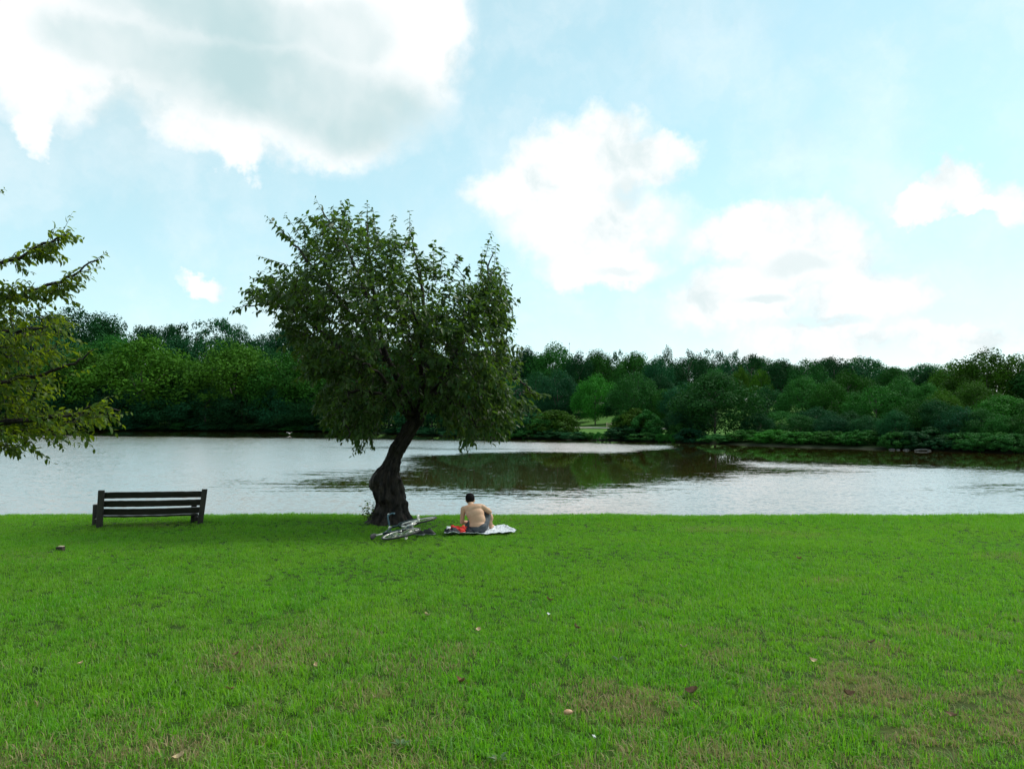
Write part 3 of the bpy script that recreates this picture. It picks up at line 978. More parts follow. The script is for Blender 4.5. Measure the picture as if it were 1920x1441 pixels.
def bark_tube(name, pts, rad, seg, mat, rough=0.12, flare=None, bumps=(), freq=3.0, seed=0):
    """trunk with ridges, burls and root flare"""
    pts, rad = np.asarray(pts, float), np.asarray(rad, float)
    T, U, V = frames(pts)
    ang = np.linspace(0, 2 * math.pi, seg, endpoint=False)
    vs = []
    for i in range(len(pts)):
        for k in range(seg):
            dv = U[i] * math.cos(ang[k]) + V[i] * math.sin(ang[k])
            q = Vector((math.cos(ang[k]) * 2.2, math.sin(ang[k]) * 2.2, pts[i][2] * 0.9 + seed))
            rd = 1 + rough * (mnoise.fractal(q * freq * 0.5, 0.8, 2.1, 5) + 0.6 * (1 - abs(mnoise.noise(Vector((q.x * freq, q.y * freq, q.z * 0.8)))) * 2) - 0.3)
            r = rad[i] * rd
            p = pts[i] + dv * r
            for (c_, br, ba) in bumps:
                e = np.linalg.norm(p - c_) / br
                r += ba * math.exp(-e * e)
            if flare is not None:
                h = max(0.0, pts[i][2]) / flare
                r *= 1 + 0.40 * math.exp(-h * 3.0) * (0.55 + 0.45 * math.cos(ang[k] * 5 + 0.7 + seed))
            vs.append(pts[i] + dv * r)
    n = len(pts)
    i_ = np.arange(n - 1)[:, None] * seg
    j_ = np.arange(seg)[None, :]
    a_, b_ = (i_ + j_).ravel(), (i_ + (j_ + 1) % seg).ravel()
    return mesh_np(name, vs, np.stack([a_, b_, b_ + seg, a_ + seg], 1), mat, True)

# ---- the leaning tree by the bench
TD = 15.9
bx0, by0 = float(W(730, 978, TD).x), TD
base0 = np.array([bx0, by0, gzf(bx0, by0)])
mtree = thing('leaning_tree', base0, 'leafy tree with a dark leaning trunk between the bench and the seated man', 'tree')
def TP(px, py, dd=0.0):
    return np.array(W(px, py, TD + dd)) - base0
tr_spec = [(731, 992, 84), (731, 978, 76), (731, 966, 68), (731, 950, 62), (730, 930, 61), (729, 910, 60), (729, 893, 54), (733, 878, 46), (737, 862, 44),
           (744, 845, 45), (753, 830, 45), (762, 815, 44), (772, 798, 42), (782, 783, 40), (790, 768, 34), (795, 750, 28)]
tp = [np.append(TP(a_, b_, 0.0), c_ / 88.0 / 2 * 0.74 * float(np.interp(b_, [780, 862, 893, 960, 992], [0.74, 0.80, 1.0, 1.18, 1.28]))) for a_, b_, c_ in tr_spec]
tp = smooth_path(np.array(tp), 170)
bumps = [(TP(709, 895, -0.1), 0.16, 0.09), (TP(752, 897, -0.2), 0.14, 0.09), (TP(735, 888, -0.35), 0.15, 0.07), (TP(704, 908, 0), 0.14, 0.08), (TP(744, 930, -0.35), 0.16, 0.05),
         (TP(720, 912, -0.35), 0.10, 0.06), (TP(757, 915, 0), 0.12, 0.05), (TP(765, 975, -0.2), 0.2, 0.06), (TP(722, 950, -0.35), 0.12, -0.05), (TP(742, 905, -0.38), 0.08, -0.06)]
rgb_ = np.random.default_rng(77)
for _ in range(46):
    yy_ = rgb_.uniform(830, 972)
    xx_ = np.interp(yy_, [830, 880, 975], [752, 731, 730]) + rgb_.uniform(-30, 30)
    bumps.append((TP(xx_, yy_, -rgb_.uniform(0.05, 0.36)), rgb_.uniform(0.05, 0.11), rgb_.choice([-1, 1]) * rgb_.uniform(0.02, 0.05)))
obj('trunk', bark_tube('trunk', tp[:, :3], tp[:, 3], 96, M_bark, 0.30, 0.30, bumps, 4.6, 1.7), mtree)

limb_spec = [
    ([(785, 782, 0), (735, 690, -0.3), (708, 590, -0.5), (694, 500, -0.5), (688, 420, -0.4)], 0.16),
    ([(780, 785, 0), (700, 705, 0.3), (610, 630, 0.6), (530, 575, 0.7), (455, 572, 0.7)], 0.14),
    ([(735, 690, -0.3), (650, 580, -0.1), (570, 480, 0.1), (515, 420, 0.2)], 0.10),
    ([(708, 590, -0.5), (650, 470, -0.2), (605, 395, 0)], 0.08),
    ([(790, 770, 0), (800, 660, 0.3), (790, 540, 0.4), (768, 430, 0.5)], 0.14),
    ([(792, 768, 0), (862, 660, 0.4), (905, 560, 0.6), (922, 470, 0.6)], 0.13),
    ([(795, 770, 0), (890, 715, -0.3), (960, 705, -0.5), (1000, 738, -0.6)], 0.10),
    ([(775, 790, 0), (700, 735, -0.8), (645, 750, -1.1), (655, 820, -1.2)], 0.09),
    ([(790, 775, 0), (860, 755, -0.8), (895, 800, -1.2)], 0.08),
    ([(790, 770, 0), (790, 660, -1.3), (770, 560, -1.9)], 0.12),
    ([(790, 770, 0), (840, 690, -1.4), (870, 640, -2.0)], 0.10),
    ([(790, 770, 0), (770, 650, 1.3), (740, 540, 1.8)], 0.12),
    ([(790, 770, 0), (860, 700, 1.3), (910, 660, 2.0)], 0.10),
    ([(780, 785, 0), (690, 700, 1.2), (610, 680, 1.7)], 0.10),
    ([(780, 785, 0), (710, 700, -1.4), (640, 660, -1.9)], 0.10)]
nodes = []
for spec, r0 in limb_spec:
    q = smooth_path(np.array([TP(*s) for s in spec]), 26)
    q[1:-1] += rng.normal(size=(24, 3)) * 0.025
    nodes += list(q[2:])
    a = Acc()
    a.add(tube(q, np.linspace(r0 * 0.55, 0.010, 26), 9))
    obj('limb', a.mesh('limb', M_bark), mtree)

crown_poly = [(440, 578), (470, 540), (505, 510), (545, 490), (548, 450), (575, 410), (600, 392), (650, 395), (690, 392), (722, 430), (770, 450), (805, 478), (850, 500),
              (884, 515), (900, 480), (925, 462), (944, 520), (962, 570), (956, 630), (962, 665), (985, 700), (1004, 736), (985, 765), (950, 795), (905, 812), (872, 828),
              (835, 806), (805, 775), (775, 755), (745, 768), (712, 800), (690, 820), (664, 822), (645, 800), (614, 798), (594, 765), (600, 725), (565, 700), (545, 650), (518, 612), (480, 586)]

def sample_crown(poly, n, d0, rg, depth_k, R_=210.0, margin=6, ppm=88.0):
    xs_, ys_ = [p[0] for p in poly], [p[1] for p in poly]
    out = []
    while len(out) < n:
        m = n * 3
        px = rg.uniform(min(xs_), max(xs_), m)
        py = rg.uniform(min(ys_), max(ys_), m)
        sd = poly_dist(px, py, poly)
        k = sd > margin
        px, py, sd = px[k], py[k], np.minimum(sd[k], R_)
        half = np.sqrt(R_ ** 2 - (R_ - sd) ** 2) / ppm * depth_k
        w = rg.uniform(-1, 1, len(px))
        w = np.sign(w) * np.abs(w) ** 0.75
        for a_, b_, h_ in zip(px, py, half * w):
            out.append((a_, b_, h_))
    return np.array(out[:n])

rg1 = np.random.default_rng(3)
S = sample_crown(crown_poly, 3300, TD, rg1, 1.0, margin=22)
# thin out the upper crown so sky shows through
keep = rg1.uniform(size=len(S)) < np.interp(S[:, 1], [390, 480, 560, 640], [0.50, 0.70, 0.95, 1.0])
clump = np.array([mnoise.noise(Vector(TP(*q_)) * 1.15) + 0.5 * mnoise.noise(Vector(TP(*q_)) * 2.6) for q_ in S])
keep &= clump > np.interp(S[:, 1], [390, 520, 640, 800], [-0.02, -0.08, -0.30, -0.40])
S = S[keep]
tb = np.array([TP(*s) for s in S])
cen = TP(775, 690, 0)
od = tb - cen
od /= np.linalg.norm(od, axis=1)[:, None] + 1e-9
lowk = np.interp(S[:, 1], [500, 760], [0.75, -0.35])
td = od * 0.8 + rg1.normal(size=od.shape) * 0.35 + np.stack([np.zeros(len(S)), np.zeros(len(S)), lowk], 1)
td /= np.linalg.norm(td, axis=1)[:, None]
tl = rg1.uniform(0.28, 0.55, len(S))
# long upright or trailing shoots that break the outline
shoots = []
for (x1, y1, x2, y2, dd) in [(560, 470, 500, 402, .1), (575, 460, 533, 398, .2), (545, 500, 486, 478, .3), (620, 430, 592, 370, .1), (655, 430, 640, 374, 0), (640, 420, 655, 376, -.3), (690, 430, 688, 376, -.2), (705, 440, 700, 392, .3),
                             (735, 460, 738, 400, .2), (768, 470, 768, 392, .3), (760, 460, 775, 425, .5), (812, 505, 814, 448, .1), (825, 510, 832, 462, .4), (905, 500, 922, 432, .5), (900, 520, 905, 465, .3), (925, 520, 930, 455, .6),
                             (940, 560, 950, 500, .6), (480, 565, 432, 582, .7), (505, 540, 455, 545, .4), (520, 520, 470, 520, .2), (560, 455, 520, 430, -.1), (580, 430, 556, 405, 0), (965, 700, 972, 645, -.2), (980, 720, 1012, 742, -.5), (975, 735, 1030, 738, -.6),
                             (930, 790, 960, 800, -1.0), (890, 790, 868, 836, -1.2), (920, 800, 945, 820, -1.2), (665, 800, 675, 842, -1.2), (690, 800, 700, 838, -1.1), (640, 790, 615, 818, -1.0), (600, 740, 588, 775, -.4), (850, 500, 862, 480, .2), (870, 520, 880, 495, .1)]:
    p0, p1 = TP(x1, y1, dd), TP(x2, y2, dd)
    shoots.append((p0, p1 - p0))
sb = np.array([s[0] for s in shoots])
sdv = np.array([s[1] for s in shoots])
sl = np.linalg.norm(sdv, axis=1)
sdv = sdv / sl[:, None]
LA = twigs_to_leaves(tb, td, tl, 12, rg1, 0.152, 0.25)
LB = twigs_to_leaves(sb, sdv, sl, 24, rg1, 0.150, 0.03, 0.8)
P, A, N, L, Wd, T = [np.concatenate([p, q]) for p, q in zip(LA, LB)]
near = np.argsort(-(L / (P[:, 1] + TD) + 0.002 * (np.arange(len(P)) >= len(LA[0]))))[:300]
rest = np.ones(len(P), bool)
rest[near] = False
cr = obj('crown', leaves_mesh(P[rest], A[rest], N[rest], L[rest], Wd[rest], T[rest], 'crown', M_leaf), mtree, kind='stuff')
leaf_objects(P, A, N, L, Wd, T, near, M_leaf, mtree)
a = connect(nodes, np.concatenate([tb, sb]), rg1, 0.011)
for tt_ in (twig_tubes(tb, td, tl, 0.25, 0.004), twig_tubes(sb, sdv, sl, 0.03, 0.007)):
    for v_, f_ in zip(tt_.v, tt_.f):
        pass
    a.add((np.concatenate(tt_.v), np.concatenate(tt_.f)))
obj('branchlets', a.mesh('branchlets', M_bark), mtree, kind='stuff')
# sprouts at the foot of the trunk
sb2 = np.array([TP(690 + rng.uniform(-6, 8), 975, rng.uniform(-0.3, 0.2)) for _ in range(9)])
sd2 = np.array([(rng.uniform(-0.25, 0.2), rng.uniform(-0.2, 0.2), 1.0) for _ in range(9)])
sl2 = rng.uniform(0.25, 0.50, 9)
q = twigs_to_leaves(sb2, sd2, sl2, 10, rng, 0.085, 0.05, 0.9)
obj('sucker_leaves', leaves_mesh(*q, 'sucker_leaves', M_leaf2), mtree, kind='stuff')
a = twig_tubes(sb2, sd2, sl2, 0.05, 0.005)
obj('sucker_stems', a.mesh('sucker_stems', M_bark), mtree, kind='stuff')

# ---- the tree reaching in beside the bench, its trunk out of the picture
LD = 9.0
lx, ly = float(W(-420, 1000, LD).x), LD
base1 = np.array([lx, ly, gzf(lx, ly)])
ltree = thing('beech_tree', base1, 'yellow-green tree whose branches reach in over the river, trunk out of view', 'tree')
def LP(px, py, dd=0.0):
    return np.array(W(px, py, LD + dd)) - base1
q = smooth_path(np.array([np.append(LP(a_, b_), c_) for a_, b_, c_ in [(-420, 1100, .25), (-418, 1000, .21), (-412, 860, .19), (-400, 700, .17), (-395, 540, .13), (-400, 380, .09), (-410, 250, .04)]]), 60)
obj('trunk', bark_tube('trunk', q[:, :3], q[:, 3], 32, M_bark, 0.10, 0.3, (), 3.0, 4.0), ltree)
nodes = []
for spec, r0 in [([(-398, 640, 0), (-200, 560, 0), (-50, 515, 0), (60, 468, 0), (128, 440, 0)], .05), ([(-396, 660, 0), (-200, 600, 0.3), (0, 560, 0.2), (110, 530, 0.1), (185, 487, 0)], .05),
                 ([(-402, 740, 0), (-200, 670, -.3), (-40, 630, -.3), (110, 610, -.2)], .06), ([(-405, 780, 0), (-200, 730, 0), (0, 715, 0), (120, 690, .1), (175, 655, .2)], .05),
                 ([(-410, 840, 0), (-200, 800, -.2), (0, 790, -.2), (120, 780, -.2), (225, 770, -.1)], .06), ([(-410, 850, 0), (-200, 830, .2), (-40, 830, .3), (40, 838, .3)], .04),
                 ([(-396, 560, 0), (-500, 420, .4), (-600, 300, .6)], .06), ([(-398, 620, 0), (-420, 500, -1.2), (-450, 400, -2)], .06), ([(-398, 600, 0), (-250, 440, .5), (-120, 350, .8), (0, 360, .8)], .05),
                 ([(-400, 700, 0), (-600, 620, 0), (-800, 560, 0)], .06), ([(-400, 720, 0), (-420, 640, 1.4), (-430, 560, 2.2)], .06), ([(-405, 790, 0), (-620, 760, .4), (-800, 760, .6)], .05)]:
    qq = smooth_path(np.array([LP(*s) for s in spec]), 24)
    qq[1:-1] += rng.normal(size=(22, 3)) * 0.015
    nodes += list(qq[3:])
    a = Acc()
    a.add(tube(qq, np.linspace(r0, 0.008, 24), 8))
    obj('limb', a.mesh('limb', M_bark), ltree)
rg2 = np.random.default_rng(9)
parts_ = []
for poly, n, dk in [([(-400, 560), (-100, 545), (0, 568), (60, 572), (118, 592), (132, 625), (100, 668), (60, 700), (-400, 730)], 460, 0.8),
                    ([(-400, 690), (0, 690), (75, 700), (95, 725), (60, 765), (-400, 790)], 300, 0.8),
                    ([(-400, 755), (0, 762), (100, 762), (185, 752), (205, 785), (150, 812), (80, 838), (20, 848), (-400, 868)], 460, 0.8),
                    ([(-400, 490), (-60, 500), (0, 478), (50, 455), (115, 432), (130, 445), (100, 475), (60, 490), (0, 505), (-400, 540)], 110, 0.35),
                    ([(-400, 545), (-60, 545), (0, 535), (60, 540), (110, 515), (150, 495), (160, 510), (120, 552), (60, 575), (0, 570), (-400, 575)], 150, 0.4),
                    ([(-860, 420), (-700, 260), (-450, 200), (-250, 250), (-120, 330), (-80, 420), (-60, 540), (-80, 860), (-400, 900), (-760, 840), (-900, 640)], 520, 1.0)]:
    parts_.append(sample_crown(poly, n, LD, rg2, dk, 200.0, ppm=155.0))
S = np.concatenate(parts_)
tb = np.array([LP(*s) for s in S])
cen = LP(-400, 640, 0)
od = tb - cen
od[:, 2] *= 0.35
od /= np.linalg.norm(od, axis=1)[:, None] + 1e-9
td = od + rg2.normal(size=od.shape) * 0.30 + np.array([0, 0, 0.12])
td /= np.linalg.norm(td, axis=1)[:, None]
tl = rg2.uniform(0.18, 0.34, len(S))
shoots = []
for (x1, y1, x2, y2, dd) in [(110, 450, 136, 398, 0), (90, 460, 132, 432, 0), (60, 470, 130, 455, .1), (130, 515, 196, 476, 0), (120, 520, 188, 498, 0), (110, 540, 160, 525, .1), (120, 680, 182, 652, .2), (100, 710, 170, 690, .1),
                             (160, 765, 222, 738, -.1), (180, 780, 244, 772, -.1), (170, 790, 225, 792, -.1), (-20, 372, 9, 354, .8), (60, 830, 70, 856, -.1), (20, 835, 35, 855, -.2), (110, 640, 135, 600, -.2), (100, 812, 118, 840, 0), (170, 495, 198, 474, 0), (200, 770, 232, 800, -.1)]:
    p0, p1 = LP(x1, y1, dd), LP(x2, y2, dd)
    shoots.append((p0, p1 - p0))
sb = np.array([s[0] for s in shoots])
sdv = np.array([s[1] for s in shoots])
sl = np.linalg.norm(sdv, axis=1)
sdv /= sl[:, None]
LA = twigs_to_leaves(tb, td, tl, 9, rg2, 0.098, 0.15, 0.8)
LB = twigs_to_leaves(sb, sdv, sl, 11, rg2, 0.085, 0.0, 0.8)
P, A, N, L, Wd, T = [np.concatenate([p, q_]) for p, q_ in zip(LA, LB)]
ppx, ppy = proj(P[:, 0] + base1[0], P[:, 1] + base1[1], P[:, 2] + base1[2])
near = np.argsort(-(np.where(ppx > 2, 1, 0) * L / (P[:, 1] + LD) + 0.002 * (np.arange(len(P)) >= len(LA[0]))))[:300]
rest = np.ones(len(P), bool)
rest[near] = False
obj('crown', leaves_mesh(P[rest], A[rest], N[rest], L[rest], Wd[rest], T[rest], 'crown', M_leaf2), ltree, kind='stuff')
leaf_objects(P, A, N, L, Wd, T, near, M_leaf2, ltree)
a = connect(nodes, np.concatenate([tb, sb]), rg2, 0.008)
for tt_ in (twig_tubes(tb, td, tl, 0.15, 0.003), twig_tubes(sb, sdv, sl, 0.0, 0.004)):
    a.add((np.concatenate(tt_.v), np.concatenate(tt_.f)))
obj('branchlets', a.mesh('branchlets', M_bark), ltree, kind='stuff')

# ------------------------------------------------------------------ bench
lb, rb_ = W(186, 984, 15.0), W(374, 979, 15.62)
bl = Vector((lb.x, lb.y, 0))
br = Vector((rb_.x, rb_.y, 0))
mid = (bl + br) / 2
bz = gzf(bl.x, bl.y)
ax = (br - bl)
blen = ax.length
brot = math.atan2(ax.y, ax.x) + R(2)
bench = thing('park_bench', (mid.x, mid.y, bz), 'weathered dark wooden bench facing the river, seen from behind', 'bench', None, brot)
hw = blen / 2
bench.rotation_euler = (0, R(1.3), brot)
def prism(name, prof, x0, x1, mat, bev=0.008):
    """(y,z) outline extruded along x"""
    bm = bmesh.new()
    v0 = [bm.verts.new((x0, y, z)) for y, z in prof]
    v1 = [bm.verts.new((x1, y, z)) for y, z in prof]
    bm.faces.new(v0)
    bm.faces.new(v1[::-1])
    n = len(prof)
    for i in range(n):
        bm.faces.new((v0[i], v1[i], v1[(i + 1) % n], v0[(i + 1) % n]))
    bmesh.ops.recalc_face_normals(bm, faces=bm.faces)
    bmesh.ops.bevel(bm, geom=bm.edges[:], offset=bev, segments=1, affect='EDGES')
    return bm_mesh(name, bm, mat)
# y = towards the river; the back leans towards the camera
def lean_x(me, k):
    for v in me.vertices:
        v.co.x += k * max(0.0, v.co.z)
    return me
for s in (-1, 1):
    xa, xb = s * hw - 0.055, s * hw + 0.055
    obj('back_post', lean_x(prism('back_post', [(0.0, -0.12), (0.12, -0.12), (-0.02, 0.735), (-0.13, 0.735)], xa, xb, M_postwood), 0.03 if s < 0 else 0.10), bench)
    obj('front_leg', prism('front_leg', [(0.44, -0.12), (0.55, -0.12), (0.55, 0.40), (0.44, 0.40)], xa - 0.13, xb - 0.13, M_postwood), bench)
    obj('side_rail', prism('side_rail', [(0.105, 0.06), (0.437, 0.07), (0.437, 0.155), (0.085, 0.145)], xa + 0.012 - 0.06, xb - 0.012 - 0.06, M_postwood), bench)
def plank(name, length, h, th, sag, seed, tilt, mat, jag=0.006):
    """plank along x with a worn edge and a slight sag"""
    rg = np.random.default_rng(seed)
    n = 25
    xs_ = np.linspace(-length / 2, length / 2, n)
    vs_, fs_ = [], []
    for i, x_ in enumerate(xs_):
        dz_ = sag * (1 - (2 * x_ / length) ** 2)
        j1, j2 = rg.normal(0, jag), rg.normal(0, jag)
        for (yy, zz) in [(-th / 2, -h / 2 + j1), (th / 2, -h / 2 + j1), (th / 2, h / 2 + j2), (-th / 2, h / 2 + j2)]:
            vs_.append((x_, yy * math.cos(tilt) - zz * math.sin(tilt), yy * math.sin(tilt) + zz * math.cos(tilt) + dz_))
    for i in range(n - 1):
        for k in range(4):
            fs_.append((i * 4 + k, i * 4 + (k + 1) % 4, i * 4 + 4 + (k + 1) % 4, i * 4 + 4 + k))
    fs_.append((3, 2, 1, 0))
    fs_.append(((n - 1) * 4, (n - 1) * 4 + 1, (n - 1) * 4 + 2, (n - 1) * 4 + 3))
    me = bpy.data.meshes.new(name)
    me.from_pydata(vs_, [], fs_)
    me.materials.append(mat)
    return me
lean = math.atan2(0.14, 0.815)
for k, zc in enumerate((0.625, 0.455, 0.295)):
    yb = 0.155 - 0.14 * (zc / 0.735)
    obj('back_slat', plank('back_slat', 2 * hw - 0.09 + 0.07 * zc, 0.126, 0.035, -0.008 * k, 60 + k, lean, M_wood, 0.0015), bench, (0.065 * zc, yb - 0.02, zc))
for k in range(3):
    obj('seat_slat', plank('seat_slat', 2 * hw - 0.02, 0.038, 0.125, -0.015, 70 + k, 0.03, M_wood, 0.003), bench, (-0.03, 0.20 + 0.148 * k, 0.195 + 0.006 * k))

# ------------------------------------------------------------------ blanket
M_blanket, t, out = new_mat('blanket_cloth')
tcn = t.n('ShaderNodeTexCoord')
vv = t.vmath('MULTIPLY', tcn.outputs['Object'], (1, 1, 0))
wv = t.noise(vv, 26.0, 2, 0.5)
m1 = t.sstep(wv, 0.54, 0.60)
m2 = t.sstep(t.noise(t.vmath('ADD', vv, (3.1, 1.7, 0)), 40.0, 1, 0.5), 0.62, 0.68)
c = t.mix(t.math('MULTIPLY', m1, 0.7), (0.58, 0.62, 0.66), (0.07, 0.11, 0.16))
c = t.mix(t.math('MULTIPLY', m2, 0.5), c, (0.30, 0.42, 0.42))
b = t.n('ShaderNodeBsdfPrincipled')
b.inputs['Roughness'].default_value = 0.9
b.inputs['Specular IOR Level'].default_value = 0.1
t.put(b.inputs['Base Color'], c)
t.t.links.new(b.outputs[0], out.inputs[0])
corners = [W(833, 1004, 13.75), W(950, 1000, 13.95), W(968, 995, 14.3), W(946, 987, 14.95), W(838, 988, 14.75)]
BL = [Vector((c_.x, c_.y)) for c_ in corners]
bc = Vector((W(893, 996, 14.2).x, 14.25))
nb_ = 70
xs = np.linspace(-1.32, 0.12, nb_)
ys = np.linspace(13.68, 15.0, nb_)
X, Y, Q = grid_xy(xs, ys)
bpoly = [(v.x, v.y) for v in BL]
sdv_ = poly_dist(X + 0.05 * (fbm(Y * 5, X * 0, 4) - .5), Y + 0.06 * (fbm(X * 6, Y * 0, 7) - .5), bpoly)
fold = 0.055 * (fbm(X * 4 + Y * 1.5, Y * 3, 14, 3) - 0.4) + 0.03 * np.abs(np.sin(X * 13 + 3 * fbm(X * 2, Y * 2, 3) * 4 + Y * 3)) * fbm(X * 2, Y * 2, 9)
rim = 0.05 * np.exp(-np.abs(sdv_) / 0.06) * fbm(X * 5, Y * 5, 19)
ZB = gz(X, Y) + 0.030 + np.maximum(fold + rim, -0.02)
# flattened where the man sits
sit = np.exp(-(((X - bc.x) / 0.28) ** 2 + ((Y - bc.y) / 0.25) ** 2))
ZB -= sit * np.maximum(fold + rim, 0) * 0.8
kq = (sdv_[Q] > -0.012).all(1)
used = np.unique(Q[kq])
rm = np.full(len(X), -1)
rm[used] = np.arange(len(used))
org = np.array([bc.x, bc.y, gzf(bc.x, bc.y)])
blk = obj('picnic_blanket', mesh_np('picnic_blanket', np.stack([X, Y, ZB], 1)[used] - org, rm[Q[kq]], M_blanket, True), None, org)
md = blk.modifiers.new('thick', 'SOLIDIFY')
md.thickness = 0.006
blk['label'] = 'rumpled white patterned blanket spread on the grass under the man'
blk['category'] = 'blanket'

# ------------------------------------------------------------------ seated man (seen from behind)
M_skin = pbr('skin', (0.46, 0.265, 0.165), (0.56, 0.35, 0.235), 0.55, 5.0, spec=0.35)
M_short = pbr('shorts_cloth', (0.030, 0.038, 0.046), (0.050, 0.060, 0.070), 0.85, 12, bump=0.3, bscale=25)
M_hair = pbr('hair_black', (0.003, 0.0025, 0.0025), (0.007, 0.006, 0.006), 0.75, 40, bump=0.6, bscale=90, spec=0.12)
MS = W(893, 996, 14.15)
man = thing('person', (MS.x, MS.y, gzf(MS.x, MS.y) + 0.055), 'shirtless man in dark grey shorts sitting on the blanket with his head bowed', 'person', None, 0)

def ell(bm, c, r, rot=None, seg=20):
    m = Matrix.Translation(Vector(c)) @ (rot.to_matrix().to_4x4() if rot else Matrix.Identity(4)) @ Matrix.Diagonal((*r, 1))
    bmesh.ops.create_uvsphere(bm, u_segments=seg, v_segments=seg // 2 + 2, radius=1, matrix=m)

def cone(bm, p0, p1, r0, r1, seg=18, flat=1.0):
    p0, p1 = Vector(p0), Vector(p1)
    q_ = (p1 - p0).to_track_quat('Z', 'Y')
    m = Matrix.Translation((p0 + p1) / 2) @ q_.to_matrix().to_4x4()
    bmesh.ops.create_cone(bm, cap_ends=True, segments=seg, radius1=r0, radius2=r1, depth=(p1 - p0).length, matrix=m)
    ell(bm, p0, (r0, r0, r0), None, seg)
    ell(bm, p1, (r1, r1, r1), None, seg)

def remeshed(name, bm, mat, parent, vox, smooth_it=8, fac=0.5):
    me = bm_mesh(name, bm, mat, True)
    o = obj(name, me, parent)
    r_ = o.modifiers.new('remesh', 'REMESH')
    r_.mode = 'VOXEL'
    r_.voxel_size = vox
    r_.use_smooth_shade = True
    if smooth_it:
        s_ = o.modifiers.new('smooth', 'SMOOTH')
        s_.iterations = smooth_it
        s_.factor = fac
    return o
E = lambda x, y, z: Vector((R(x), R(y), R(z)))
from mathutils import Euler
bm = bmesh.new()
# torso: pelvis, belly, ribcage, shoulders
ell(bm, (0.03, 0.02, 0.10), (0.165, 0.12, 0.11))
ell(bm, (0.015, 0.045, 0.21), (0.158, 0.108, 0.17), Euler((R(-8), R(-8), 0)))
ell(bm, (-0.02, 0.07, 0.31), (0.168, 0.105, 0.14), Euler((R(-14), R(-10), 0)))
ell(bm, (-0.065, 0.11, 0.41), (0.185, 0.095, 0.088), Euler((R(-25), R(-14), 0)))
ell(bm, (0.055, 0.055, 0.37), (0.055, 0.035, 0.075), Euler((R(-10), R(-22), 0)))   # shoulder blades
ell(bm, (-0.155, 0.06, 0.34), (0.055, 0.035, 0.075), Euler((R(-10), R(8), 0)))
cone(bm, (-0.095, 0.13, 0.44), (-0.125, 0.215, 0.515), 0.062, 0.052)               # neck
cone(bm, (-0.10, 0.13, 0.46), (-0.215, 0.11, 0.415), 0.045, 0.052)                # trapezius
cone(bm, (-0.08, 0.13, 0.46), (0.075, 0.12, 0.455), 0.045, 0.052)
# head, bowed
ell(bm, (-0.13, 0.265, 0.565), (0.076, 0.096, 0.108), Euler((R(-35), R(-8), 0)))
ell(bm, (-0.14, 0.335, 0.505), (0.05, 0.05, 0.06), Euler((R(-35), 0, 0)))         # jaw
ell(bm, (-0.142, 0.375, 0.540), (0.014, 0.022, 0.022))                            # nose
ell(bm, (-0.140, 0.355, 0.498), (0.026, 0.022, 0.010))                            # lips
for s in (-1, 1):
    ell(bm, (-0.13 + s * 0.081, 0.275, 0.543), (0.012, 0.022, 0.032), Euler((R(-20), R(s * 12), 0)))   # ears
# left arm straight down, forearm folded in towards the lap
cone(bm, (-0.252, 0.12, 0.405), (-0.280, 0.13, 0.16), 0.052, 0.040)
cone(bm, (-0.280, 0.13, 0.155), (-0.15, 0.30, 0.13), 0.040, 0.028)
# right arm out to the side, elbow bent round the raised knee
cone(bm, (0.115, 0.12, 0.445), (0.250, 0.17, 0.345), 0.050, 0.041)
cone(bm, (0.245, 0.17, 0.34), (0.10, 0.36, 0.31), 0.040, 0.027)
# right leg drawn up, left leg folded flat
cone(bm, (0.13, 0.06, 0.10), (0.20, 0.36, 0.345), 0.085, 0.062)
cone(bm, (0.20, 0.36, 0.345), (0.265, 0.44, 0.05), 0.058, 0.036)
ell(bm, (0.26, 0.41, 0.20), (0.052, 0.055, 0.085))
cone(bm, (0.26, 0.43, 0.025), (0.30, 0.60, 0.02), 0.036, 0.028)
cone(bm, (-0.06, 0.08, 0.09), (-0.20, 0.44, 0.09), 0.085, 0.060)
cone(bm, (-0.20, 0.44, 0.09), (0.10, 0.52, 0.05), 0.056, 0.036)
cone(bm, (0.10, 0.52, 0.03), (0.20, 0.62, 0.02), 0.034, 0.026)
# hands: palm and five fingers
def hand(bm, wrist, fwd, up, flip):
    w_, f_, u_ = Vector(wrist), Vector(fwd).normalized(), Vector(up).normalized()
    s_ = f_.cross(u_).normalized() * flip
    u_ = s_.cross(f_) * flip
    ell(bm, w_ + f_ * 0.045, (0.034, 0.034, 0.020))
    for k, ln in enumerate((0.062, 0.072, 0.067, 0.052)):
        a0 = w_ + f_ * 0.075 + s_ * (0.026 - 0.0175 * k)
        a1 = a0 + f_ * ln * 0.5 - u_ * 0.006
        a2 = a1 + f_ * ln * 0.35 - u_ * ln * 0.4
        cone(bm, a0, a1, 0.0085, 0.008, 10)
        cone(bm, a1, a2, 0.008, 0.007, 10)
    b0 = w_ + f_ * 0.03 + s_ * 0.03
    cone(bm, b0, b0 + f_ * 0.03 + s_ * 0.022, 0.011, 0.009, 10)
    cone(bm, b0 + f_ * 0.03 + s_ * 0.022, b0 + f_ * 0.058 + s_ * 0.022 - u_ * 0.01, 0.009, 0.008, 10)
hand(bm, (-0.15, 0.30, 0.13), (0.8, 0.5, -0.1), (0, 0, 1), -1)
hand(bm, (0.10, 0.36, 0.31), (-0.6, 0.6, -0.4), (0, 0, 1), 1)
body = remeshed('body', bm, M_skin, man, 0.0085, 9)
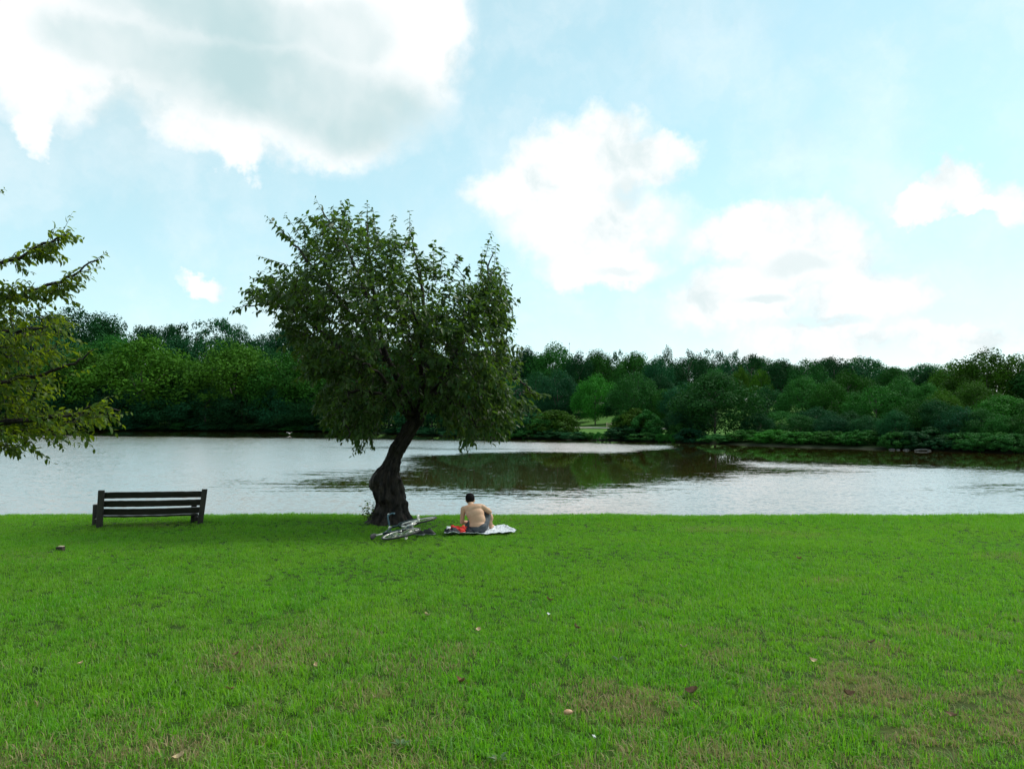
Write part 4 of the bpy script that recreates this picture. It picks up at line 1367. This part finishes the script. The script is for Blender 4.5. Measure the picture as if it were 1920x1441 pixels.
# shorts
bm = bmesh.new()
ell(bm, (0.035, 0.015, 0.055), (0.185, 0.14, 0.082))
ell(bm, (0.09, 0.0, 0.075), (0.125, 0.12, 0.075), Euler((0, R(-25), 0)))
cone(bm, (0.13, 0.06, 0.10), (0.188, 0.27, 0.275), 0.102, 0.082)
cone(bm, (-0.06, 0.08, 0.09), (-0.15, 0.32, 0.09), 0.102, 0.086)
remeshed('shorts', bm, M_short, man, 0.011, 4)
# hair
bm = bmesh.new()
ell(bm, (-0.132, 0.243, 0.600), (0.090, 0.104, 0.098), Euler((R(-30), R(-8), 0)), 36)
ell(bm, (-0.130, 0.208, 0.556), (0.070, 0.055, 0.055), None, 28)
for v in bm.verts:
    v.co += v.co.normalized() * 0.010 * mnoise.noise(v.co * 55)
remeshed('hair', bm, M_hair, man, 0.007, 1)

# ------------------------------------------------------------------ clothes on the blanket
M_red = pbr('red_cloth', (0.62, 0.020, 0.018), (0.72, 0.045, 0.030), 0.8, 6, bump=0.3, bscale=20)
M_black = pbr('black_cloth', (0.010, 0.011, 0.018), (0.022, 0.024, 0.034), 0.8, 6, bump=0.3, bscale=20)
def crumpled(name, label, cat, px, py, d, sx, sy, sz, mat, seed, rz=0.0):
    bm = bmesh.new()
    bmesh.ops.create_icosphere(bm, subdivisions=5, radius=1)
    for v in bm.verts:
        q_ = v.co.copy()
        n_ = mnoise.fractal(q_ * 1.5 + Vector((seed, 0, 0)), 1.0, 2.0, 4)
        rdg = 1 - 2 * abs(mnoise.noise(q_ * 2.6 + Vector((0, seed, 2))))
        k = 1 + 0.30 * n_ + 0.16 * rdg
        z = q_.z * k
        v.co = Vector((q_.x * sx * k, q_.y * sy * k, max(-0.15, z) * sz * (1 + 0.5 * n_)))
    p = W(px, py, d)
    o = obj(name, bm_mesh(name, bm, mat, True), None, (p.x, p.y, gzf(p.x, p.y) + 0.075))
    o.rotation_euler = (0, 0, rz)
    o['label'] = label
    o['category'] = cat
crumpled('red_shirt', 'crumpled bright red shirt lying on the blanket beside the man', 'shirt', 860, 990, 14.1, 0.17, 0.13, 0.080, M_red, 2.0, 0.2)
crumpled('dark_bag', 'small slumped navy bag on the blanket under the red shirt', 'bag', 848, 996, 13.92, 0.125, 0.10, 0.052, M_black, 7.0, -0.1)
crumpled('black_jacket', 'bundled black jacket tucked between the man and the red shirt', 'jacket', 877, 994, 14.12, 0.10, 0.11, 0.055, M_black, 11.0, 0.4)

# ------------------------------------------------------------------ bicycle lying on its side
ra, fa = W(752, 1000, 12.75), W(785, 976.5, 13.66)
BXv = (fa - ra).normalized()
wb = (fa - ra).length
zup = Vector((-1.0, 0.10, -0.20))
zup = (zup - BXv * zup.dot(BXv)).normalized()
BYv = zup.cross(BXv)
bike = thing('bicycle', ra, 'dark road bicycle with drop handlebars lying on its side by the tree', 'bicycle')
bm4 = Matrix((BXv, BYv, zup)).transposed().to_4x4()
bm4.translation = ra
bike.matrix_world = bm4
M_frame = pbr('bike_frame_paint', (0.010, 0.030, 0.034), (0.014, 0.042, 0.048), 0.3, 5)
M_white = pbr('bike_white', (0.70, 0.68, 0.60), (0.78, 0.76, 0.70), 0.4, 9)
M_tyre = pbr('tyre_rubber', (0.016, 0.016, 0.016), (0.03, 0.03, 0.03), 0.8, 20)
M_alloy = pbr('alloy', (0.62, 0.62, 0.58), (0.72, 0.71, 0.66), 0.35, 15, metal=0.7)
M_blk = pbr('black_plastic', (0.012, 0.013, 0.014), (0.03, 0.03, 0.03), 0.6, 10)
M_teal = pbr('bar_tape', (0.045, 0.10, 0.13), (0.07, 0.14, 0.17), 0.7, 20)
M_greytape = M_teal
def torus(Rr, r, seg=56, sg=8, sy=1.0):
    u = np.linspace(0, 2 * math.pi, seg, endpoint=False)
    v = np.linspace(0, 2 * math.pi, sg, endpoint=False)
    Ug, Vg = np.meshgrid(u, v, indexing='ij')
    p = np.stack([(Rr + r * np.cos(Vg)) * np.cos(Ug), r * sy * np.sin(Vg), (Rr + r * np.cos(Vg)) * np.sin(Ug)], -1).reshape(-1, 3)
    i = np.arange(seg)[:, None] * sg
    i2 = ((np.arange(seg) + 1) % seg)[:, None] * sg
    j = np.arange(sg)[None, :]
    j2 = (j + 1) % sg
    a_, b_, c_, d_ = (i + j).ravel(), (i2 + j).ravel(), (i2 + j2).ravel(), (i + j2).ravel()
    return p, np.concatenate([np.stack([a_, b_, c_], 1), np.stack([a_, c_, d_], 1)])
def one(vf, name, mat):
    return mesh_np(name, vf[0], vf[1], mat, True)
tyre_m = one(torus(0.322, 0.016), 'tyre', M_tyre)
rim_m = one(torus(0.300, 0.013, 56, 8, 0.9), 'rim', M_alloy)
hub_m = one(tube([(0, -0.055, 0), (0, 0.055, 0)], [0.022, 0.022], 12), 'hub', M_alloy)
acs = Acc()
for k in range(24):
    an = k * 2 * math.pi / 24
    acs.add(tube([(0.02 * math.cos(an + 0.6), (-1) ** k * 0.03, 0.02 * math.sin(an + 0.6)), (0.295 * math.cos(an), 0, 0.295 * math.sin(an))], [0.0016, 0.0016], 4))
spoke_m = acs.mesh('spokes', M_alloy)
def wheel(x):
    w_ = obj('wheel', tyre_m, bike, (x, 0, 0))
    obj('rim', rim_m, w_)
    obj('hub', hub_m, w_)
    obj('spokes', spoke_m, w_, kind='stuff')
    return w_
wheel(0)
wf = wheel(wb)
wf.rotation_euler = (0, 0, R(4))
Zr = 0.0
BBp, STp, HTt, HTb = (0.41, 0, -0.06), (0.26, 0, 0.44), (wb - 0.15, 0, 0.46), (wb - 0.11, 0, 0.34)
fr = Acc()
for p0, p1, r in [(BBp, STp, 0.016), (STp, HTt, 0.015), (BBp, HTb, 0.018), (HTt, HTb, 0.020)]:
    fr.add(tube([p0, p1], [r, r], 12))
for s in (-1, 1):
    fr.add(tube([(0.38, s * 0.02, -0.055), (0, s * 0.06, 0)], [0.010, 0.008], 8))
    fr.add(tube([(0.265, s * 0.015, 0.42), (0, s * 0.06, 0)], [0.009, 0.007], 8))
obj('frame', fr.mesh('frame', M_frame), bike)
fk = Acc()
for s in (-1, 1):
    fk.add(tube([(wb - 0.11, s * 0.035, 0.335), (wb - 0.06, s * 0.05, 0.18), (wb, s * 0.055, 0)], [0.014, 0.012, 0.008], 8))
fk.add(tube([(wb - 0.11, -0.04, 0.335), (wb - 0.11, 0.04, 0.335)], [0.015, 0.015], 8))
obj('fork', fk.mesh('fork', M_frame), bike)
obj('frame_decal', one(tube([(0.55, 0, 0.105), (0.70, 0, 0.24)], [0.0190, 0.0190], 12), 'frame_decal', M_white), bike)
obj('seat_post', one(tube([STp, (0.225, 0, 0.555)], [0.0135, 0.0135], 10), 'seat_post', M_white), bike)
bm = bmesh.new()
bmesh.ops.create_uvsphere(bm, u_segments=18, v_segments=12, radius=1)
for v in bm.verts:
    k = 0.5 - 0.5 * v.co.x
    v.co = Vector((v.co.x * 0.135, v.co.y * (0.022 + 0.055 * k ** 1.3), v.co.z * 0.026 + 0.012 * v.co.x * v.co.x))
sadl = obj('saddle', bm_mesh('saddle', bm, M_blk, True), bike, (0.215, 0, 0.585))
stm = Acc()
stm.add(tube([HTt, (wb - 0.165, 0, 0.52)], [0.014, 0.014], 10))
stm.add(tube([(wb - 0.165, 0, 0.52), (wb - 0.06, 0, 0.545)], [0.014, 0.015], 10))
obj('stem', stm.mesh('stem', M_white), bike)
hb = Acc()
X0, Z0 = wb - 0.06, 0.545
for s in (-1, 1):
    pts = [(X0, 0, Z0), (X0, s * 0.14, Z0), (X0 + 0.02, s * 0.195, Z0), (X0 + 0.09, s * 0.205, Z0 - 0.005), (X0 + 0.125, s * 0.21, Z0 - 0.045), (X0 + 0.10, s * 0.21, Z0 - 0.10), (X0 + 0.0, s * 0.215, Z0 - 0.125)]
    hb.add(tube(smooth_path(np.array(pts), 26), np.full(26, 0.0145), 10))
obj('handlebar', hb.mesh('handlebar', M_teal), bike)
for s in (-1, 1):
    lv = Acc()
    lv.add(tube([(X0 + 0.085, s * 0.205, Z0), (X0 + 0.125, s * 0.205, Z0 + 0.02), (X0 + 0.15, s * 0.205, Z0 + 0.05)], [0.019, 0.018, 0.010], 8))
    lv.add(tube([(X0 + 0.14, s * 0.205, Z0 + 0.01), (X0 + 0.165, s * 0.205, Z0 - 0.06)], [0.007, 0.006], 6))
    obj('brake_lever', lv.mesh('brake_lever', M_white), bike)
ck = Acc()
ck.add(tube([(0.41, -0.055, -0.06), (0.41, -0.052, -0.06)], [0.095, 0.095], 32))
ck.add(tube([(0.41, -0.062, -0.06), (0.41, -0.0595, -0.06)], [0.075, 0.075], 28))
obj('chainring', ck.mesh('chainring', M_alloy), bike)
obj('crank', one(tube([(0.41, -0.075, -0.06), (0.55, -0.08, -0.155)], [0.016, 0.013], 8), 'crank', M_alloy), bike, None, label='pale crank arm on the upper side')
obj('crank', one(tube([(0.41, 0.06, -0.06), (0.27, 0.065, 0.035)], [0.016, 0.013], 8), 'crank', M_alloy), bike)
obj('bottom_bracket', one(tube([(0.41, -0.075, -0.06), (0.41, 0.06, -0.06)], [0.02, 0.02], 12), 'bottom_bracket', M_alloy), bike)
for (x_, y_, z_) in [(0.55, -0.13, -0.155), (0.27, 0.115, 0.035)]:
    pd = box_mesh('pedal', 0.085, 0.085, 0.024, M_white, 0.006)
    o = obj('pedal', pd, bike, (x_, y_, z_))
    bk = box_mesh('cage_plate', 0.05, 0.05, 0.027, M_blk, 0.003)
    obj('cage_plate', bk, o)
ch = Acc()
ch.add(tube([(0.41, -0.054, 0.035), (0.0, -0.05, 0.035)], [0.005, 0.005], 6))
ch.add(tube([(0.41, -0.054, -0.155), (0.02, -0.05, -0.10)], [0.005, 0.005], 6))
ch.add(tube([(0.02, -0.05, -0.10), (0.0, -0.05, -0.03)], [0.012, 0.012], 6))
obj('chain', ch.mesh('chain', M_blk), bike)
obj('sprocket', one(tube([(0, -0.048, 0), (0, -0.03, 0)], [0.030, 0.052], 22), 'sprocket', M_blk), bike)

# shoes beyond the wheels
M_lace = pbr('shoe_lining', (0.10, 0.11, 0.12), (0.16, 0.17, 0.18), 0.8, 20)
def shoe(px, py, d, rz, lab):
    p = W(px, py, d)
    s_ = thing('shoe', (p.x, p.y, gzf(p.x, p.y) + 0.035), lab, 'shoe', 'pair of black shoes by the bicycle', rz)
    bm = bmesh.new()
    bmesh.ops.create_uvsphere(bm, u_segments=22, v_segments=14, radius=1)
    for v in bm.verts:
        x_, y_, z_ = v.co
        hgt = 0.085 if x_ < 0 else 0.085 - 0.045 * x_
        v.co = Vector((x_ * 0.13, y_ * (0.042 + 0.010 * x_), max(z_, -0.1) * hgt + 0.02))
        if x_ < -0.1 and z_ > 0.75:
            v.co.z -= 0.035
    obj('upper', bm_mesh('upper', bm, M_blk, True), s_)
    obj('sole', box_mesh('sole', 0.275, 0.085, 0.022, M_lace, 0.010), s_, (0, 0, 0.002))
shoe(784, 990, 13.85, 2.6, 'black shoe lying on the grass behind the bicycle wheels')
shoe(804, 990, 13.95, -0.5, 'black shoe lying on the grass behind the bicycle wheels')

# ------------------------------------------------------------------ litter on the lawn
M_dead = pbr('dead_leaf', (0.16, 0.075, 0.030), (0.34, 0.19, 0.085), 0.7, 25)
M_dead2 = pbr('dead_leaf_pale', (0.42, 0.31, 0.17), (0.55, 0.43, 0.26), 0.7, 25)
M_dead3 = pbr('dead_leaf_dark', (0.13, 0.070, 0.035), (0.24, 0.14, 0.075), 0.75, 25)
def ground_at(px, py):
    ds = np.linspace(2.5, 17, 3000)
    r = ray(px, py)
    x_ = r.x / r.y * ds
    z_ = CAMZ + r.z / r.y * ds
    i = int(np.argmax(z_ <= gz(x_, ds)))
    return x_[i], ds[i], float(gz(np.array([x_[i]]), np.array([ds[i]]))[0])
def curled_leaf(seed, L_, W_, mat):
    rg = np.random.default_rng(seed)
    nx_, ny_ = 9, 6
    vs_, fs_ = [], []
    cu, cv = rg.uniform(0.5, 1.3), rg.uniform(0.8, 1.8)
    for i in range(nx_):
        u = i / (nx_ - 1)
        w_ = W_ * math.sin(math.pi * min(0.999, max(0.02, u)) ** 0.8) ** 0.8 * (1 + 0.12 * rg.normal())
        for j in range(ny_):
            v = j / (ny_ - 1) * 2 - 1
            vs_.append(((u - 0.5) * L_, v * w_ * 0.5, W_ * 0.28 * cv * v * v + L_ * 0.22 * cu * (2 * u - 1) ** 2 + rg.normal() * 0.0015))
    for i in range(nx_ - 1):
        for j in range(ny_ - 1):
            k = i * ny_ + j
            fs_.append((k, k + ny_, k + ny_ + 1, k + 1))
    me = bpy.data.meshes.new('dead_leaf')
    me.from_pydata(vs_, [], fs_)
    me.polygons.foreach_set('use_smooth', np.ones(len(me.polygons), dtype=bool))
    me.materials.append(mat)
    return me
litter = [(1300, 1307, .075, M_dead3, 'dark brown'), (864, 1288, .060, M_dead, 'brown'), (800, 1160, .060, M_dead2, 'pale tan'), (895, 1189, .050, M_dead2, 'pale tan'), (1080, 1184, .055, M_dead3, 'dark brown'), (1282, 1222, .050, M_dead2, 'pale tan'),
          (1498, 1052, .08, M_dead, 'brown'), (1912, 1272, .065, M_dead2, 'pale tan'), (1590, 1312, .060, M_dead3, 'dark brown'), (430, 1303, .050, M_dead, 'brown'), (336, 1434, .050, M_dead2, 'pale tan'), (442, 1235, .045, M_dead3, 'dark brown'),
          (1785, 1353, .050, M_dead3, 'dark brown'), (1030, 1131, .06, M_dead, 'brown'), (1635, 1212, .05, M_dead3, 'dark brown'), (1525, 1247, .05, M_dead2, 'pale tan'), (590, 1258, .04, M_dead2, 'pale tan'), (150, 1254, .04, M_dead2, 'pale tan')]
for i, (px, py, s, mt, wd_) in enumerate(litter):
    x, y, z = ground_at(px, py)
    o = obj('dead_leaf', curled_leaf(200 + i, s * 1.1, s * 0.66, mt), None, (x, y, z + 0.034))
    o.rotation_euler = (rng.uniform(-0.5, 0.5), rng.uniform(-0.4, 0.4), rng.uniform(0, 6.28))
    o['label'] = 'curled ' + wd_ + ' fallen leaf lying on the lawn'
    o['category'] = 'leaf'
    o['group'] = wd_ + ' fallen leaves on the lawn'
M_nut = pbr('seed_pod', (0.34, 0.19, 0.09), (0.46, 0.28, 0.15), 0.5, 30)
x, y, z = ground_at(1065, 1350)
nut = thing('seed_pod', (x, y, z + 0.045), 'smooth tan egg-shaped seed pod lying in the grass', 'seed pod', None, 0.2)
obj('shell', lump('shell', M_nut, 3, 0.06, 3, (0.026, 0.016, 0.015)), nut)
a = Acc()
a.add(tube([(0.024, 0, 0), (0.034, 0.002, 0.003)], [0.003, 0.002], 6))
obj('stalk', a.mesh('stalk', M_dead3), nut)
M_petal = pbr('petal_white', (0.75, 0.76, 0.74), (0.82, 0.83, 0.80), 0.8, 30)
for i, (px, py) in enumerate([(1028, 1164), (1113, 1405)]):
    x, y, z = ground_at(px, py)
    o = obj('petal', curled_leaf(300 + i, 0.030, 0.022, M_petal), None, (x, y, z + 0.06))
    o.rotation_euler = (0.5, 0.3, i * 1.3)
    o['label'] = 'tiny white petal caught in the grass'
    o['category'] = 'petal'
    o['group'] = 'white petals on the lawn'
# short sawn timber stub
x, y, z = ground_at(113, 1033)
M_stub = pbr('timber_stub', (0.020, 0.015, 0.012), (0.05, 0.035, 0.025), 0.8, 20, bump=0.4)
M_stubtop = pbr('timber_cut', (0.36, 0.30, 0.18), (0.48, 0.42, 0.28), 0.8, 30)
stub = thing('timber_stub', (x, y, z), 'short dark sawn timber block with pale top standing in the lawn', 'block')
obj('block', box_mesh('block', 0.105, 0.08, 0.11, M_stub, 0.006), stub, (0, 0, 0.015))
obj('cut_top', box_mesh('cut_top', 0.072, 0.062, 0.010, M_stubtop, 0.003), stub, (0.010, 0.004, 0.0755))

# low broad-leaved weed in the grass
for i, (px, py) in enumerate([(750, 1407), (935, 1436), (1160, 1245)]):
    x, y, z = ground_at(px, py)
    n_ = 8
    an = np.linspace(0, 6.28, n_, endpoint=False) + rng.uniform(0, 1, n_)
    A_ = np.stack([np.cos(an), np.sin(an), np.full(n_, 0.5)], 1)
    q = (np.zeros((n_, 3)) + A_ * 0.01, A_, np.tile([0, 0, 1.0], (n_, 1)) + rng.normal(size=(n_, 3)) * 0.2, rng.uniform(0.03, 0.055, n_), rng.uniform(0.014, 0.02, n_), rng.uniform(0.2, 0.8, n_))
    M_weed = leaf_mat('weed_leaf', (0.045, 0.10, 0.03), (0.08, 0.15, 0.05), (0.10, 0.18, 0.04), 0.25)
    o = obj('lawn_weed', leaves_mesh(*q, 'lawn_weed', M_weed), None, (x, y, z + 0.025))
    o['label'] = 'small pale green broad-leaved weed rosette in the lawn'
    o['category'] = 'weed'
    o['group'] = 'weeds in the lawn'

# ------------------------------------------------------------------ grass
M_grass, t, out = new_mat('grass_blade')
tint = t.attr('tint').outputs['Fac']
rnd2 = t.attr('rnd').outputs['Fac']
hgt = t.attr('hgt').outputs['Fac']
dryA = t.attr('dry', 'INSTANCER').outputs['Fac']
geo = t.n('ShaderNodeNewGeometry')
big = t.sstep(t.noise(geo.outputs['Position'], 0.55, 5, 0.65), 0.38, 0.64)
g1 = t.mix(tint, (0.024, 0.125, 0.003), (0.150, 0.490, 0.018))
g2 = t.mix(tint, (0.048, 0.150, 0.004), (0.250, 0.510, 0.026))
gr = t.mix(big, g1, g2)
r3 = t.math('FRACT', t.math('MULTIPLY', rnd2, 7.31))
mot = t.sstep(t.noise(geo.outputs['Position'], 2.3, 4, 0.65), 0.36, 0.62)
gr = t.mix(mot, t.mix(1.0, gr, (0.62, 0.70, 0.75), 'MULTIPLY'), gr)
gr = t.mix(t.sstep(r3, 0.72, 0.92), gr, (0.19, 0.31, 0.11))
isdry = t.sstep(t.math('ADD', t.math('MULTIPLY', dryA, 1.25), t.math('MULTIPLY', rnd2, 0.70)), 0.58, 0.80)
straw = t.mix(tint, (0.24, 0.19, 0.085), (0.44, 0.37, 0.20))
cc = t.mix(isdry, gr, straw)
trn = t.mix(isdry, t.mix(tint, (0.10, 0.40, 0.003), (0.27, 0.64, 0.008)), (0.30, 0.24, 0.10))
b = t.n('ShaderNodeBsdfPrincipled')
b.inputs['Roughness'].default_value = 0.5
b.inputs['Specular IOR Level'].default_value = 0.12
t.put(b.inputs['Base Color'], cc)
tl_ = t.n('ShaderNodeBsdfTranslucent')
t.put(tl_.inputs['Color'], trn)
mx = t.n('ShaderNodeMixShader')
mx.inputs[0].default_value = 0.42
t.t.links.new(b.outputs[0], mx.inputs[1])
t.t.links.new(tl_.outputs[0], mx.inputs[2])
t.t.links.new(mx.outputs[0], out.inputs[0])

def tuft(seed, nbl, radius, hmin, hmax, wid, lean_):
    rg = np.random.default_rng(seed)
    n = nbl
    a_ = rg.uniform(0, 2 * math.pi, n)
    r_ = radius * np.sqrt(rg.uniform(0, 1, n))
    base = np.stack([np.cos(a_) * r_, np.sin(a_) * r_, np.full(n, -0.012)], 1)
    h = rg.uniform(hmin, hmax, n)
    la = rg.uniform(0, 2 * math.pi, n)
    ln_ = np.abs(rg.normal(0, lean_, n)) + 0.1
    dirv = np.stack([np.cos(la), np.sin(la), np.zeros(n)], 1)
    sidev = np.stack([-np.sin(la), np.cos(la), np.zeros(n)], 1)
    up = np.array([0, 0, 1.0])
    m_ = base + up * (h * 0.55)[:, None] + dirv * (h * ln_ * 0.30)[:, None]
    tip = base + up * (h * np.clip(1.0 - 0.35 * ln_, 0.35, 1))[:, None] + dirv * (h * ln_ * 1.0)[:, None]
    w_ = (wid * rg.uniform(0.7, 1.25, n))[:, None]
    v = np.stack([base - sidev * w_ * 0.5, base + sidev * w_ * 0.5, m_ - sidev * w_ * 0.45, m_ + sidev * w_ * 0.45, tip], 1).reshape(-1, 3)
    i = np.arange(n) * 5
    f = np.concatenate([np.stack([i, i + 1, i + 3], 1), np.stack([i, i + 3, i + 2], 1), np.stack([i + 2, i + 3, i + 4], 1)])
    tn = np.repeat(np.clip(rg.normal(0.5, 0.27, n), 0, 1), 5)
    rn = np.repeat(rg.uniform(0, 1, n), 5)
    hh = np.tile([0, 0, 0.55, 0.55, 1.0], n)
    return mesh_np('grass_tuft', v, f, M_grass, False, {'tint': tn, 'rnd': rn, 'hgt': hh})

tcoll = bpy.data.collections.new('grass_tufts')
for k in range(6):
    me = tuft(500 + k, 40, 0.080, 0.030, 0.078 if k < 4 else 0.105, 0.0054, 0.6)
    tcoll.objects.link(bpy.data.objects.new('grass_tuft', me))

xs = np.arange(-16, 16.01, 0.2)
ys = np.arange(2.4, 17.9, 0.2)
X, Y, Q = grid_xy(xs, ys)
Z = gz(X, Y)
inside = np.abs(X) < Y * 0.70 + 1.4
dens_ = np.where(inside, np.interp(Y, [3, 6, 10, 17], [230, 205, 150, 130]), 25.0)
hs = 0.44 + 0.55 * fbm(X * 0.9, Y * 0.9, 41, 4) + 0.25 * (fbm(X * 0.25, Y * 0.25, 44, 3) - 0.5)
dr = dryness(X, Y)
hs *= 1 - 0.3 * dr
dens_ *= 1 - 0.1 * dr
# bare under the blanket and at the trunk
sdb = poly_dist(X, Y, bpoly)
dens_ = np.where(sdb > 0.09, 0, dens_)
dens_ = np.where(np.hypot((X - bx0) / 1.0, (Y - by0)) < 0.55, dens_ * 0.15, dens_)
hs = np.where(np.hypot(X - bx0, Y - by0) < 1.5, hs * 0.75, hs)
hs = np.where((np.abs(X - ra.x - 0.05) < 0.8) & (np.abs(Y - 13.2) < 0.9), hs * 0.8, hs)
hs = np.where(Y > 16.3, hs * (1.1 + 1.0 * fbm(X * 1.3, Y * 0.5, 77, 3)), hs)
gm = mesh_np('grass', np.stack([X, Y, Z], 1), Q, M_grass, True, {'dens': dens_, 'hs': hs, 'dry': dr})
grass = obj('grass', gm, kind='stuff', label='short green lawn grass with dry straw patches', category='grass')
ng = bpy.data.node_groups.new('grass_scatter', 'GeometryNodeTree')
ng.interface.new_socket('Geometry', in_out='INPUT', socket_type='NodeSocketGeometry')
ng.interface.new_socket('Geometry', in_out='OUTPUT', socket_type='NodeSocketGeometry')
gi, go = ng.nodes.new('NodeGroupInput'), ng.nodes.new('NodeGroupOutput')
dp = ng.nodes.new('GeometryNodeDistributePointsOnFaces')
def nattr(nm):
    a_ = ng.nodes.new('GeometryNodeInputNamedAttribute')
    a_.data_type = 'FLOAT'
    a_.inputs['Name'].default_value = nm
    return a_.outputs['Attribute']
ng.links.new(gi.outputs[0], dp.inputs['Mesh'])
ng.links.new(nattr('dens'), dp.inputs['Density'])
ci = ng.nodes.new('GeometryNodeCollectionInfo')
ci.inputs['Collection'].default_value = tcoll
ci.inputs['Separate Children'].default_value = True
ci.inputs['Reset Children'].default_value = True
ip = ng.nodes.new('GeometryNodeInstanceOnPoints')
ip.inputs['Pick Instance'].default_value = True
ng.links.new(dp.outputs['Points'], ip.inputs['Points'])
ng.links.new(ci.outputs[0], ip.inputs['Instance'])
rv = ng.nodes.new('FunctionNodeRandomValue')
rv.data_type = 'FLOAT_VECTOR'
rv.inputs[0].default_value = (-0.12, -0.12, 0)
rv.inputs[1].default_value = (0.12, 0.12, 6.283)
ng.links.new(rv.outputs[0], ip.inputs['Rotation'])
rs = ng.nodes.new('FunctionNodeRandomValue')
rs.data_type = 'FLOAT'
rs.inputs[2].default_value = 0.75
rs.inputs[3].default_value = 1.25
mu = ng.nodes.new('ShaderNodeMath')
mu.operation = 'MULTIPLY'
ng.links.new(rs.outputs[1], mu.inputs[0])
ng.links.new(nattr('hs'), mu.inputs[1])
ng.links.new(mu.outputs[0], ip.inputs['Scale'])
ng.links.new(ip.outputs[0], go.inputs[0])
gmod = grass.modifiers.new('scatter', 'NODES')
gmod.node_group = ng
